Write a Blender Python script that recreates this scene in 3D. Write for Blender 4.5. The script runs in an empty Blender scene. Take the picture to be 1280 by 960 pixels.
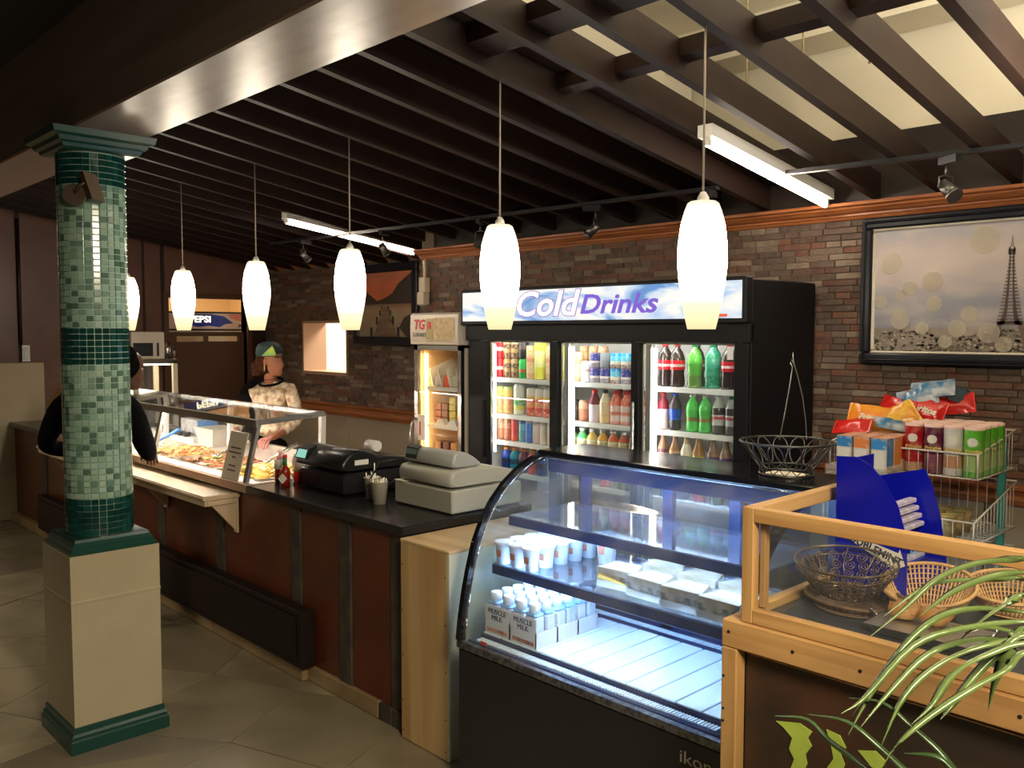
import bpy, bmesh, math, random
from math import sin, cos, pi, radians, sqrt, atan2
from mathutils import Vector, Matrix
random.seed(7)
SC = bpy.context.scene
COL = SC.collection

# ---------------------------------------------------------------- camera
cam_d = bpy.data.cameras.new('camera'); cam = bpy.data.objects.new('camera', cam_d); COL.objects.link(cam)
cam_d.sensor_width = 36; cam_d.lens = 1097.5 * 36 / 1280; cam_d.clip_start = .05
PIT, ROLL, YAW = .0588828, .00107813, .807814
_fh = Vector((-sin(YAW), cos(YAW), 0)); _r = Vector((cos(YAW), sin(YAW), 0)); _up = Vector((0, 0, 1))
_F = _fh * cos(PIT) - _up * sin(PIT); _U = _up * cos(PIT) + _fh * sin(PIT)
_R = _r * cos(ROLL) + _U * sin(ROLL); _U = _U * cos(ROLL) - _r * sin(ROLL)
cam.matrix_world = Matrix(((_R.x, _U.x, -_F.x, 0), (_R.y, _U.y, -_F.y, 0), (_R.z, _U.z, -_F.z, 1.7), (0, 0, 0, 1)))
SC.camera = cam

# ---------------------------------------------------------------- world, lights, exposure
w = bpy.data.worlds.new('world'); SC.world = w; w.use_nodes = True
bg = w.node_tree.nodes['Background']; bg.inputs[0].default_value = (1.0, .86, .68, 1); bg.inputs[1].default_value = .010
SC.view_settings.view_transform = 'Standard'; SC.view_settings.look = 'None'
SC.view_settings.exposure = 1.2; SC.view_settings.gamma = 1; SC.view_settings.use_curve_mapping = False
PENDANT_E, TUBE_E, SIGN_E, CASE_E, COOLER_E = 15.0, 14.0, .47, 32.0, 13.0

def area(name, loc, target, sx, sy, energy, color=(1, 1, 1), spread=180):
    d = bpy.data.lights.new(name, 'AREA'); d.shape = 'RECTANGLE'; d.size = sx; d.size_y = sy
    d.energy = energy; d.color = color; d.spread = radians(spread)
    o = bpy.data.objects.new(name, d); COL.objects.link(o); o.location = loc
    o.rotation_euler = (Vector(target) - Vector(loc)).to_track_quat('-Z', 'Y').to_euler()
    return o
# unseen lights aimed up at the raised ceiling above the joists; warm fill lights added out of view for the floor, column and stand; the back rooms' lamps
area('uplight', (-.2, 3.0, 2.86), (-1.0, 3.0, 3.6), .25, 1.6, 26, (1, .93, .80))
area('uplight', (-1.6, 2.2, 2.98), (-1.6, 2.3, 3.6), 1.2, .15, 9, (1, .93, .80))
area('foreground_fill', (.5, .62, 2.42), (-1.6, .9, 0), .6, .6, 27, (1, .86, .62), 130)
area('foreground_fill', (-6.5, -.8, 2.6), (-6.3, .2, 0), .7, .7, 10, (1, .86, .64), 100)
area('pantry_lamp', (-10.2, 4.2, 2.75), (-10.2, 4.2, 0), .5, .5, 26, (1, .8, .5))
area('kitchen_lamp', (-7.6, 6.0, 2.7), (-7.6, 6.0, 0), .8, .8, 60, (1, .92, .78))

# ---------------------------------------------------------------- materials
M = {}
def _n(nt, t, **k):
    n = nt.nodes.new(t)
    for a, b in k.items(): setattr(n, a, b)
    return n
def mat(name, col=(.5, .5, .5), rough=.5, metal=0, var=None, noise=None, bump=None, emit=None, es=0, spec=None, ramp=None, alpha=None, trans=None, coat=0, grain=None):
    """var: per-piece colours (ramp over a random number per piece); noise=(scale, amount, colour2); bump=(scale, strength); grain=(axis, scale, colour2)"""
    if name in M: return M[name]
    m = bpy.data.materials.new(name); m.use_nodes = True; nt = m.node_tree; b = nt.nodes['Principled BSDF']
    L = nt.links.new
    b.inputs['Base Color'].default_value = (*col, 1); b.inputs['Roughness'].default_value = rough; b.inputs['Metallic'].default_value = metal
    if spec is not None: b.inputs['Specular IOR Level'].default_value = spec
    if coat: b.inputs['Coat Weight'].default_value = coat
    if trans: b.inputs['Transmission Weight'].default_value = trans
    if alpha is not None: b.inputs['Alpha'].default_value = alpha
    out = None; tc = None
    if var or noise or bump or grain: tc = _n(nt, 'ShaderNodeTexCoord')
    if var:
        oi = _n(nt, 'ShaderNodeObjectInfo'); ge = _n(nt, 'ShaderNodeNewGeometry')
        ad = _n(nt, 'ShaderNodeMath', operation='ADD'); fr = _n(nt, 'ShaderNodeMath', operation='FRACT')
        L(oi.outputs['Random'], ad.inputs[0]); L(ge.outputs['Random Per Island'], ad.inputs[1]); L(ad.outputs[0], fr.inputs[0])
        cr = _n(nt, 'ShaderNodeValToRGB'); cr.color_ramp.interpolation = 'CONSTANT'
        k = len(var)
        while len(cr.color_ramp.elements) < k: cr.color_ramp.elements.new(.5)
        for i, c in enumerate(var): cr.color_ramp.elements[i].position = i / k; cr.color_ramp.elements[i].color = (*c, 1)
        L(fr.outputs[0], cr.inputs[0]); out = cr.outputs[0]
    if grain:
        ax, sc, c2 = grain
        mp = _n(nt, 'ShaderNodeMapping'); s = [sc, sc, sc]; s['xyz'.index(ax)] = sc * .06; mp.inputs['Scale'].default_value = s
        L(tc.outputs['Object'], mp.inputs[0]); no = _n(nt, 'ShaderNodeTexNoise'); no.inputs['Scale'].default_value = 1; no.inputs['Detail'].default_value = 5
        no.inputs['Distortion'].default_value = .6
        L(mp.outputs[0], no.inputs[0]); cr = _n(nt, 'ShaderNodeValToRGB'); cr.color_ramp.elements[0].position = .38; cr.color_ramp.elements[1].position = .66
        L(no.outputs[0], cr.inputs[0]); mx = _n(nt, 'ShaderNodeMix', data_type='RGBA')
        mx.inputs[6].default_value = (*col, 1); mx.inputs[7].default_value = (*c2, 1)
        L(cr.outputs[0], mx.inputs[0]); out = mx.outputs[2]
    if noise:
        sc, am, c2 = noise
        no = _n(nt, 'ShaderNodeTexNoise'); no.inputs['Scale'].default_value = sc; no.inputs['Detail'].default_value = 4
        L(tc.outputs['Object'], no.inputs[0]); cr = _n(nt, 'ShaderNodeValToRGB'); cr.color_ramp.elements[0].position = .4; cr.color_ramp.elements[1].position = .64
        cr.color_ramp.elements[1].color = (am, am, am, 1); L(no.outputs[0], cr.inputs[0])
        mx = _n(nt, 'ShaderNodeMix', data_type='RGBA'); mx.inputs[6].default_value = (*col, 1); mx.inputs[7].default_value = (*c2, 1)
        if out: L(out, mx.inputs[6])
        L(cr.outputs[0], mx.inputs[0]); out = mx.outputs[2]
    if out: L(out, b.inputs['Base Color'])
    if bump:
        no = _n(nt, 'ShaderNodeTexNoise'); no.inputs['Scale'].default_value = bump[0]; no.inputs['Detail'].default_value = 4
        L(tc.outputs['Object'], no.inputs[0]); bp = _n(nt, 'ShaderNodeBump'); bp.inputs['Strength'].default_value = bump[1]; bp.inputs['Distance'].default_value = .01
        L(no.outputs[0], bp.inputs['Height']); L(bp.outputs[0], b.inputs['Normal'])
    if emit: b.inputs['Emission Color'].default_value = (*emit, 1); b.inputs['Emission Strength'].default_value = es
    M[name] = m; return m
def bands(name, stops, h, rough=.35, noise=None, metal=0, emit=0, axis='Z'):
    """printed colour bands up the height h of the thing (object z)"""
    if name in M: return M[name]
    m = bpy.data.materials.new(name); m.use_nodes = True; nt = m.node_tree; b = nt.nodes['Principled BSDF']; L = nt.links.new
    tc = _n(nt, 'ShaderNodeTexCoord'); sp = _n(nt, 'ShaderNodeSeparateXYZ'); L(tc.outputs['Object'], sp.inputs[0])
    dv = _n(nt, 'ShaderNodeMath', operation='DIVIDE'); dv.inputs[1].default_value = h; L(sp.outputs[axis], dv.inputs[0])
    cr = _n(nt, 'ShaderNodeValToRGB'); cr.color_ramp.interpolation = 'CONSTANT' if not noise or noise[0] >= 0 else 'LINEAR'
    while len(cr.color_ramp.elements) < len(stops): cr.color_ramp.elements.new(.5)
    for i, (p, c) in enumerate(stops): cr.color_ramp.elements[i].position = p; cr.color_ramp.elements[i].color = (*c, 1)
    L(dv.outputs[0], cr.inputs[0]); out = cr.outputs[0]
    if noise:
        no = _n(nt, 'ShaderNodeTexNoise'); no.inputs['Scale'].default_value = abs(noise[0]); L(tc.outputs['Object'], no.inputs[0])
        c2 = _n(nt, 'ShaderNodeValToRGB'); c2.color_ramp.elements[0].position = .5; c2.color_ramp.elements[1].position = .56
        c2.color_ramp.elements[1].color = (noise[1],) * 3 + (1,)
        L(no.outputs[0], c2.inputs[0]); mx = _n(nt, 'ShaderNodeMix', data_type='RGBA'); mx.inputs[7].default_value = (*noise[2], 1)
        L(out, mx.inputs[6]); L(c2.outputs[0], mx.inputs[0]); out = mx.outputs[2]
    L(out, b.inputs['Base Color']); b.inputs['Roughness'].default_value = rough; b.inputs['Metallic'].default_value = metal
    if emit: L(out, b.inputs['Emission Color']); b.inputs['Emission Strength'].default_value = emit
    M[name] = m; return m
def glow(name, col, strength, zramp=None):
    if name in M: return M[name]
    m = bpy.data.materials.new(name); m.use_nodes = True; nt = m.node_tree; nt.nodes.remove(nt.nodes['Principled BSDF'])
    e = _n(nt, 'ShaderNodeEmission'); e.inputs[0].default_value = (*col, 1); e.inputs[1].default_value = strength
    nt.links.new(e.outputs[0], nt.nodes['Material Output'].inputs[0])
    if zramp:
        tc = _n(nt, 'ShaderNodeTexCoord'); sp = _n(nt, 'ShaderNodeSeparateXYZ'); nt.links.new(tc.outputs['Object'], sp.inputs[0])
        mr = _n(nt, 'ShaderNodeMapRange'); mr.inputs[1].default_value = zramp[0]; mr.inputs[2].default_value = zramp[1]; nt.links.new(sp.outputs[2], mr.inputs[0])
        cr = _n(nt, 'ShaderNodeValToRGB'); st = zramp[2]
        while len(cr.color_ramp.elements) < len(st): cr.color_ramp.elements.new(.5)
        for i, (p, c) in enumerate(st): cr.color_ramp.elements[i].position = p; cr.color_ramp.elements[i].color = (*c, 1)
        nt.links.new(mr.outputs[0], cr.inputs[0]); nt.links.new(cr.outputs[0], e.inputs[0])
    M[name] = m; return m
def glass(name, tint=(1, 1, 1), haze=0.0, rough=.02, refl=1.0, streak=False):
    if name in M: return M[name]
    m = bpy.data.materials.new(name); m.use_nodes = True; nt = m.node_tree; nt.nodes.remove(nt.nodes['Principled BSDF']); L = nt.links.new
    tr = _n(nt, 'ShaderNodeBsdfTransparent'); tr.inputs[0].default_value = (*tint, 1)
    gl = _n(nt, 'ShaderNodeBsdfGlossy'); gl.inputs['Roughness'].default_value = rough
    lw = _n(nt, 'ShaderNodeLayerWeight'); lw.inputs[0].default_value = .5   # Schlick: 4 % at normal incidence, the same for both faces of the pane
    pw = _n(nt, 'ShaderNodeMath', operation='POWER'); pw.inputs[1].default_value = 5; L(lw.outputs['Facing'], pw.inputs[0])
    ml = _n(nt, 'ShaderNodeMath', operation='MULTIPLY_ADD'); ml.inputs[1].default_value = .9 * refl; ml.inputs[2].default_value = .045 * refl; L(pw.outputs[0], ml.inputs[0])
    base = tr.outputs[0]
    if haze:
        df = _n(nt, 'ShaderNodeBsdfDiffuse'); df.inputs[0].default_value = (.85, .9, 1, 1)
        mh = _n(nt, 'ShaderNodeMixShader'); mh.inputs[0].default_value = haze; L(base, mh.inputs[1]); L(df.outputs[0], mh.inputs[2])
        if streak:
            tc = _n(nt, 'ShaderNodeTexCoord'); no = _n(nt, 'ShaderNodeTexNoise'); no.inputs['Scale'].default_value = 5; no.inputs['Detail'].default_value = 3
            L(tc.outputs['Object'], no.inputs[0]); mr = _n(nt, 'ShaderNodeMapRange'); mr.inputs[1].default_value = .42; mr.inputs[2].default_value = .75
            mr.inputs[3].default_value = haze * .35; mr.inputs[4].default_value = haze * 2.4; L(no.outputs[0], mr.inputs[0]); L(mr.outputs[0], mh.inputs[0])
        base = mh.outputs[0]
    mx = _n(nt, 'ShaderNodeMixShader'); L(ml.outputs[0], mx.inputs[0]); L(base, mx.inputs[1]); L(gl.outputs[0], mx.inputs[2])
    L(mx.outputs[0], nt.nodes['Material Output'].inputs[0])
    M[name] = m; return m

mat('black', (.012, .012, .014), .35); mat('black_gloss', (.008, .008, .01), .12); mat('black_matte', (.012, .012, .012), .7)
mat('white_paint', (.72, .7, .66), .4); mat('cream', (.62, .52, .36), .55, noise=(6, .5, (.54, .45, .30)))
mat('pine', (.52, .30, .115), .5, grain=('x', 30, (.38, .20, .07)), bump=(40, .05)); mat('pine_y', (.58, .35, .14), .5, grain=('y', 30, (.42, .23, .08)))
mat('pine_z', (.50, .29, .11), .5, grain=('z', 30, (.38, .20, .07))); mat('ply_z', (.62, .42, .21), .5, grain=('z', 9, (.47, .28, .11)))
mat('ply_top', (.66, .47, .25), .4, grain=('x', 12, (.52, .33, .15))); mat('orange_wood', (.42, .145, .045), .38, grain=('x', 60, (.25, .07, .02)))
mat('joist', (.020, .0095, .0062), .5, noise=(9, .7, (.015, .007, .0045)), spec=.25)
mat('wall_dark', (.018, .009, .006), .6); mat('beam', (.20, .145, .115), .3, grain=('x', 14, (.15, .105, .08)), bump=(12, .12))
mat('brown_wall', (.17, .08, .058), .36, noise=(3, .6, (.13, .06, .042)))
mat('batten', (.03, .01, .006), .4); mat('door_brown', (.10, .042, .02), .42)
mat('brick', (.2, .12, .08), .75, var=[(.095, .06, .043), (.16, .06, .034), (.20, .14, .10), (.07, .042, .03), (.12, .078, .055), (.19, .075, .042), (.27, .20, .14), (.085, .05, .035), (.15, .10, .07), (.11, .045, .028)], noise=(26, .6, (.16, .115, .085)), bump=(60, .5))
mat('mortar', (.17, .13, .095), .9); mat('cream_roof', (.78, .70, .52), .8); mat('steel', (.62, .6, .56), .25, 1); mat('steel_dull', (.5, .48, .44), .42, 1)
mat('chrome', (.8, .8, .8), .1, 1); mat('red_panel', (.13, .030, .011), .38, noise=(4, .7, (.075, .02, .010)))
mat('slate', (.045, .036, .03), .55, noise=(10, .8, (.09, .07, .055)), bump=(20, .4)); mat('dark_panel', (.012, .007, .006), .5, noise=(6, .6, (.022, .011, .008)), spec=.3)
mat('kick', (.34, .24, .12), .5, noise=(5, .7, (.22, .14, .07))); mat('worktop', (.010, .0095, .0095), .2, noise=(30, .3, (.022, .02, .019)), spec=.4)
mat('floor_stone', (.2, .17, .12), .3, var=[(.26, .22, .14), (.29, .25, .165), (.24, .20, .13), (.34, .29, .19), (.19, .155, .115), (.27, .225, .145)], noise=(2.2, .75, (.17, .14, .088)), bump=(9, .15))
mat('grout', (.15, .125, .085), .8); mat('green_paint', (.008, .048, .036), .3); mat('stucco', (.40, .335, .215), .75, noise=(3, .5, (.34, .28, .18)), bump=(7, .35))
mat('tile_light', (.25, .38, .30), .12, var=[(.29, .43, .33), (.24, .38, .29), (.34, .47, .38), (.13, .23, .17), (.27, .41, .32), (.08, .15, .11), (.31, .44, .35), (.19, .31, .24)], spec=.6)
mat('tile_dark', (.006, .05, .042), .08, var=[(.005, .045, .038), (.008, .06, .05), (.004, .035, .03)], spec=.6)
mat('tile_grout', (.52, .66, .58), .8)

# ---------------------------------------------------------------- mesh helpers
def rootloc(p):
    while p.parent: p = p.parent
    return Vector(p.location)
class MB:
    """collects shapes; build() links them as one mesh object. Coordinates are world; they are shifted to the root's origin."""
    def __init__(s): s.v = []; s.f = []; s.m = []; s.cm = 0; s.sm = []
    def mat(s, i): s.cm = i; return s
    def _add(s, vs, fs, smooth=False):
        b = len(s.v); s.v += [tuple(v) for v in vs]
        for f in fs: s.f.append([b + i for i in f]); s.m.append(s.cm); s.sm.append(smooth)
        return s
    def box(s, x0, x1, y0, y1, z0, z1):
        return s._add([(x0, y0, z0), (x1, y0, z0), (x1, y1, z0), (x0, y1, z0), (x0, y0, z1), (x1, y0, z1), (x1, y1, z1), (x0, y1, z1)],
                      [(0, 3, 2, 1), (4, 5, 6, 7), (0, 1, 5, 4), (1, 2, 6, 5), (2, 3, 7, 6), (3, 0, 4, 7)])
    def bbox(s, x0, x1, y0, y1, z0, z1, c=.004):
        """box with its vertical and horizontal edges chamfered"""
        c = min(c, (x1 - x0) * .45, (y1 - y0) * .45, (z1 - z0) * .45)
        def ring(i, z): return [(x0 + i + c, y0 + i, z), (x1 - i - c, y0 + i, z), (x1 - i, y0 + i + c, z), (x1 - i, y1 - i - c, z), (x1 - i - c, y1 - i, z), (x0 + i + c, y1 - i, z), (x0 + i, y1 - i - c, z), (x0 + i, y0 + i + c, z)]
        vs = ring(c, z0) + ring(0, z0 + c) + ring(0, z1 - c) + ring(c, z1); fs = [tuple(range(7, -1, -1)), tuple(range(24, 32))]
        for k in range(3):
            for i in range(8): j = (i + 1) % 8; fs.append((k * 8 + i, k * 8 + j, k * 8 + 8 + j, k * 8 + 8 + i))
        return s._add(vs, fs)
    def hexa(s, pts): # 8 points, bottom 4 then top 4
        return s._add(pts, [(0, 3, 2, 1), (4, 5, 6, 7), (0, 1, 5, 4), (1, 2, 6, 5), (2, 3, 7, 6), (3, 0, 4, 7)])
    def lathe(s, prof, c=(0, 0, 0), n=16, cap0=True, cap1=True, smooth=True, a0=0, a1=2 * pi):
        vs = []; fs = []; full = abs(a1 - a0 - 2 * pi) < 1e-6; cnt = n if full else n + 1
        for r, z in prof:
            for i in range(cnt):
                a = a0 + (a1 - a0) * i / n; vs.append((c[0] + r * cos(a), c[1] + r * sin(a), c[2] + z))
        for k in range(len(prof) - 1):
            for i in range(n):
                j = (i + 1) % cnt; fs.append((k * cnt + i, k * cnt + j, (k + 1) * cnt + j, (k + 1) * cnt + i))
        s._add(vs, fs, smooth)
        if full:
            b = len(s.v) - len(vs)
            if cap0: s.f.append([b + i for i in range(n - 1, -1, -1)]); s.m.append(s.cm); s.sm.append(False)
            if cap1: s.f.append([b + (len(prof) - 1) * n + i for i in range(n)]); s.m.append(s.cm); s.sm.append(False)
        return s
    def cyl(s, p0, p1, r0, r1=None, n=10, caps=True, smooth=True):
        r1 = r0 if r1 is None else r1; p0 = Vector(p0); p1 = Vector(p1); d = (p1 - p0).normalized()
        a = d.orthogonal().normalized(); b = d.cross(a); vs = []
        for p, r in ((p0, r0), (p1, r1)):
            for i in range(n): t = 2 * pi * i / n; vs.append(p + a * (r * cos(t)) + b * (r * sin(t)))
        s._add(vs, [(i, (i + 1) % n, n + (i + 1) % n, n + i) for i in range(n)], smooth)
        if caps:
            bb = len(s.v) - 2 * n; s.f += [[bb + i for i in range(n - 1, -1, -1)], [bb + n + i for i in range(n)]]; s.m += [s.cm] * 2; s.sm += [False] * 2
        return s
    def tube(s, pts, r, n=6, closed=False, r1=None):
        pts = [Vector(p) for p in pts]; N = len(pts); vs = []; fs = []; prev = None
        for i, p in enumerate(pts):
            d = ((pts[(i + 1) % N] if closed or i < N - 1 else p) - (pts[i - 1] if closed or i > 0 else p)).normalized()
            if prev is None: a = d.orthogonal().normalized()
            else: a = prev - d * prev.dot(d); a = a.normalized() if a.length > 1e-6 else d.orthogonal().normalized()
            prev = a; b = d.cross(a); rr = r if r1 is None else r + (r1 - r) * i / (N - 1)
            for k in range(n): t = 2 * pi * k / n; vs.append(p + a * (rr * cos(t)) + b * (rr * sin(t)))
        for i in range(N if closed else N - 1):
            for k in range(n): a0 = i * n + k; a1 = i * n + (k + 1) % n; c0 = ((i + 1) % N) * n; fs.append((a0, a1, c0 + (k + 1) % n, c0 + k))
        s._add(vs, fs, True)
        if not closed:
            bb = len(s.v) - len(vs); s.f += [[bb + i for i in range(n - 1, -1, -1)], [bb + (N - 1) * n + i for i in range(n)]]; s.m += [s.cm] * 2; s.sm += [False] * 2
        return s
    def prism(s, poly, axis, a, b):
        """polygon given in the two other axes (in x,y,z order), extruded along axis from a to b"""
        def P(u, v, w): return {'x': (w, u, v), 'y': (u, w, v), 'z': (u, v, w)}[axis]
        n = len(poly); vs = [P(u, v, a) for u, v in poly] + [P(u, v, b) for u, v in poly]
        return s._add(vs, [tuple(range(n - 1, -1, -1)), tuple(range(n, 2 * n))] + [(i, (i + 1) % n, n + (i + 1) % n, n + i) for i in range(n)])
    def blob(s, c, rx, ry, rz, nu=10, nv=7, jit=0, rnd=random):
        vs = [(c[0], c[1], c[2] - rz)]; fs = []
        for j in range(1, nv):
            t = -pi / 2 + pi * j / nv
            for i in range(nu):
                a = 2 * pi * i / nu; k = 1 + rnd.uniform(-jit, jit)
                vs.append((c[0] + rx * cos(t) * cos(a) * k, c[1] + ry * cos(t) * sin(a) * k, c[2] + rz * sin(t) * k))
        vs.append((c[0], c[1], c[2] + rz)); T = len(vs) - 1
        for i in range(nu): fs.append((0, 1 + (i + 1) % nu, 1 + i)); fs.append((T, T - nu + i, T - nu + (i + 1) % nu))
        for j in range(nv - 2):
            for i in range(nu): a = 1 + j * nu + i; b = 1 + j * nu + (i + 1) % nu; fs.append((a, b, b + nu, a + nu))
        return s._add(vs, fs, True)
    def build(s, name, mats, parent=None, world=True, fix=True):
        me = bpy.data.meshes.new(name); off = rootloc(parent) if (parent and world) else Vector((0, 0, 0))
        me.from_pydata([(v[0] - off.x, v[1] - off.y, v[2] - off.z) for v in s.v], [], s.f)
        if isinstance(mats, str): mats = [mats]
        for m in mats: me.materials.append(M[m])
        for i, p in enumerate(me.polygons): p.material_index = s.m[i]; p.use_smooth = s.sm[i]
        me.validate(); me.update()
        if fix:
            bm = bmesh.new(); bm.from_mesh(me); bmesh.ops.recalc_face_normals(bm, faces=bm.faces); bm.to_mesh(me); bm.free()
        o = bpy.data.objects.new(name, me); COL.objects.link(o)
        if parent: o.parent = parent
        return o
def tag(o, label=None, cat=None, group=None, kind=None):
    if label: o['label'] = label
    if cat: o['category'] = cat
    if group: o['group'] = group
    if kind: o['kind'] = kind
    return o
def thing(name, label, cat, loc=(0, 0, 0), group=None, rz=0):
    o = bpy.data.objects.new(name, None); COL.objects.link(o); o.location = loc; o.rotation_euler = (0, 0, rz); o.empty_display_size = .05
    return tag(o, label, cat, group)
def solo(mb, name, mats, label, cat, loc=None, group=None, kind=None):
    """a thing that is one mesh, its origin at its base"""
    if loc is None:
        xs = [v[0] for v in mb.v]; ys = [v[1] for v in mb.v]; zs = [v[2] for v in mb.v]; loc = ((min(xs) + max(xs)) / 2, (min(ys) + max(ys)) / 2, min(zs))
    mb.v = [(v[0] - loc[0], v[1] - loc[1], v[2] - loc[2]) for v in mb.v]
    o = mb.build(name, mats, world=False); o.location = loc
    return tag(o, label, cat, group, kind)
def copy_tree(o, parent=None):
    c = o.copy(); COL.objects.link(c)
    if parent: c.parent = parent
    for ch in o.children: copy_tree(ch, c)
    return c
def struct(mb, name, mats, label, parent=None):
    o = mb.build(name, mats, parent); return tag(o, label, None, None, 'structure') if parent is None else o
def text(s, size, m, parent, loc, rot, name='lettering', shear=0, offset=0, extrude=.0008, align='CENTER', sx=1.0):
    cu = bpy.data.curves.new('t', 'FONT'); cu.body = s; cu.size = size; cu.align_x = align; cu.align_y = 'CENTER'; cu.shear = shear; cu.offset = offset; cu.extrude = extrude; cu.resolution_u = 3
    t = bpy.data.objects.new('t', cu); COL.objects.link(t); dg = bpy.context.evaluated_depsgraph_get()
    me = bpy.data.meshes.new_from_object(t.evaluated_get(dg)); bpy.data.objects.remove(t); me.materials.clear(); me.materials.append(M[m])
    mt = Matrix.Translation(Vector(loc) - (rootloc(parent) if parent else Vector())) @ rot.to_4x4() @ Matrix.Diagonal((sx, 1, 1, 1)); me.transform(mt)
    o = bpy.data.objects.new(name, me); COL.objects.link(o)
    if parent: o.parent = parent
    return o
# text facing -Y (reads left to right along +X), and text facing +X (reads along +Y)
ROT_F = Matrix(((1, 0, 0), (0, 0, -1), (0, 1, 0))); ROT_R = Matrix(((0, 0, 1), (1, 0, 0), (0, 1, 0)))
def jz(x, y): return 2.335 - .160 * (y - 4.15) + .018 * max(0, -2.5 - x)
def ordn(i): return ['first', 'second', 'third', 'fourth', 'fifth', 'sixth', 'seventh', 'eighth', 'ninth', 'tenth', 'eleventh', 'twelfth'][i]
def clamp_split(objs_data): pass

# ================================================================= STRUCTURE
YB, YL, XC, XB = 4.15, 4.75, -5.33, -8.9      # right brick wall, recessed left brick wall, the corner between them, back wall
# floor: slab and irregular stone flags
fl = MB().box(-12, 2.5, -3, 7.5, -.12, -.012); floor = struct(fl, 'floor', 'grout', 'dim beige-brown stone flag floor')
def flags():
    rnd = random.Random(3); ang = radians(24); ca, sa = cos(ang), sin(ang); S = .62; pts = {}
    def P(i, j):
        if (i, j) not in pts: pts[i, j] = (-4.5 + (i * S + rnd.uniform(-.13, .13)) * ca - (j * S + rnd.uniform(-.13, .13)) * sa, 1 + (i * S) * sa + (j * S + rnd.uniform(-.12, .12)) * ca)
        return pts[i, j]
    far = MB()
    for i in range(-11, 8):
        for j in range(-7, 8):
            q = [P(i, j), P(i + 1, j), P(i + 1, j + 1), P(i, j + 1)]; cx = sum(p[0] for p in q) / 4; cy = sum(p[1] for p in q) / 4
            if not (-9.6 < cx < .6 and -1.2 < cy < 4.4): continue
            tris = [q] if rnd.random() < .6 else ([[q[0], q[1], q[2]], [q[0], q[2], q[3]]])
            for t in tris:
                mx = sum(p[0] for p in t) / len(t); my = sum(p[1] for p in t) / len(t)
                t = [(mx + (p[0] - mx) * .99, my + (p[1] - my) * .99) for p in t]
                if cy < 2.35 and cx < -1.2:
                    m = MB().prism([(p[0] - mx, p[1] - my) for p in t], 'z', -.012, rnd.uniform(-.001, .001)); o = m.build('flagstone', 'floor_stone', floor, world=False); o.location = (mx, my, 0)
                else: far.prism(t, 'z', -.012, 0)
    o = far.build('flagstones_beyond', 'floor_stone', floor); o['kind'] = 'stuff'; o.name = 'paving'
flags()

# brick walls: thin stone-veneer bricks, proud and uneven
def brick_field(wall, x0, x1, z0, z1, y, bw, bh, keep=None, holes=(), seed=1, near=None):
    rnd = random.Random(seed); vis = []
    z = z0; row = 0
    while z < z1 - .004:
        x = x0 - rnd.uniform(0, bw); h = min(bh, z1 - z)
        while x < x1:
            wd = rnd.choice([bw * .6, bw, bw, bw * 1.35]); a, b = max(x, x0), min(x + wd, x1)
            if b - a > .015:
                bad = False
                for (hx0, hx1, hz0, hz1) in holes:
                    if a < hx1 and b > hx0 and z < hz1 and z + h > hz0:
                        if a < hx0: b = min(b, hx0)
                        elif b > hx1: a = max(a, hx1)
                        else: bad = True
                if not bad and b - a > .012: vis.append((a + .0015, b - .0015, z + .0015, z + h - .0015, rnd.uniform(.004, .011)))
            x += wd
        z += h; row += 1
    single = []
    if near: single = sorted([v for v in vis if near(v)], key=lambda v: -v[0])[:300]
    ss = set(single); st = MB(); cache = {}
    for v in vis:
        if v in ss:
            key = (round(v[1] - v[0], 2), round(v[3] - v[2], 3))
            if key not in cache:
                w2 = (v[1] - v[0]) / 2; h2 = (v[3] - v[2]) / 2
                o = MB().bbox(-w2, w2, -.009, .006, -h2, h2, .0022).build('brick', 'brick', wall, world=False); cache[key] = o.data
            else:
                o = bpy.data.objects.new('brick', cache[key]); COL.objects.link(o); o.parent = wall
            o.location = ((v[0] + v[1]) / 2, y - v[4] * .6 + .004, (v[2] + v[3]) / 2)
        else: st.box(v[0], v[1], y - v[4], y + .004, v[2], v[3])
    o = st.build('brickwork', 'brick', wall); o['kind'] = 'stuff'
wr = MB().box(XC, 1.6, YB, YB + .14, 0, 2.30); wall_right = struct(wr, 'wall_back', 'mortar', 'brown stone-brick wall behind the drinks cooler')
brick_field(wall_right, XC, 1.55, 1.045, 2.26, YB, .13, .0315, seed=5, near=lambda v: -2.16 < v[0] and v[1] < -1.15 and (v[2] > 1.16) and not (v[0] > -1.86 and v[1] < -1.2 and 1.57 < v[2] < 2.2))
w2 = MB().box(XC, 1.6, YB + .01, YB + .14, 2.30, 2.64); struct(w2, 'wall_above', 'wall_dark', 'brown boarded strip of wall above the crown moulding')
w3 = MB().box(XC, 1.6, YB + .02, YB + .14, 2.64, 3.3); struct(w3, 'wall_upper', 'cream_roof', 'cream upper wall above the joists')
wp = MB().box(XC, XC + .14, YB, YL + .1, 0, 2.5); struct(wp, 'wall_return', 'mortar', 'short return where the brick wall steps back')
OP = (-8.11, -7.27, 1.29, 1.80)
wl = MB(); wl.box(XB, OP[0], YL, YL + .16, 0, 2.56).box(OP[1], XC, YL, YL + .16, 0, 2.56).box(OP[0], OP[1], YL, YL + .16, 0, OP[2]).box(OP[0], OP[1], YL, YL + .16, OP[3], 2.56)
wall_left = struct(wl, 'wall_back_left', 'mortar', 'recessed dark brick wall with a serving hatch')
brick_field(wall_left, XB, XC, .99, 2.33, YL, .16, .036, holes=[OP], seed=9)
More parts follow.
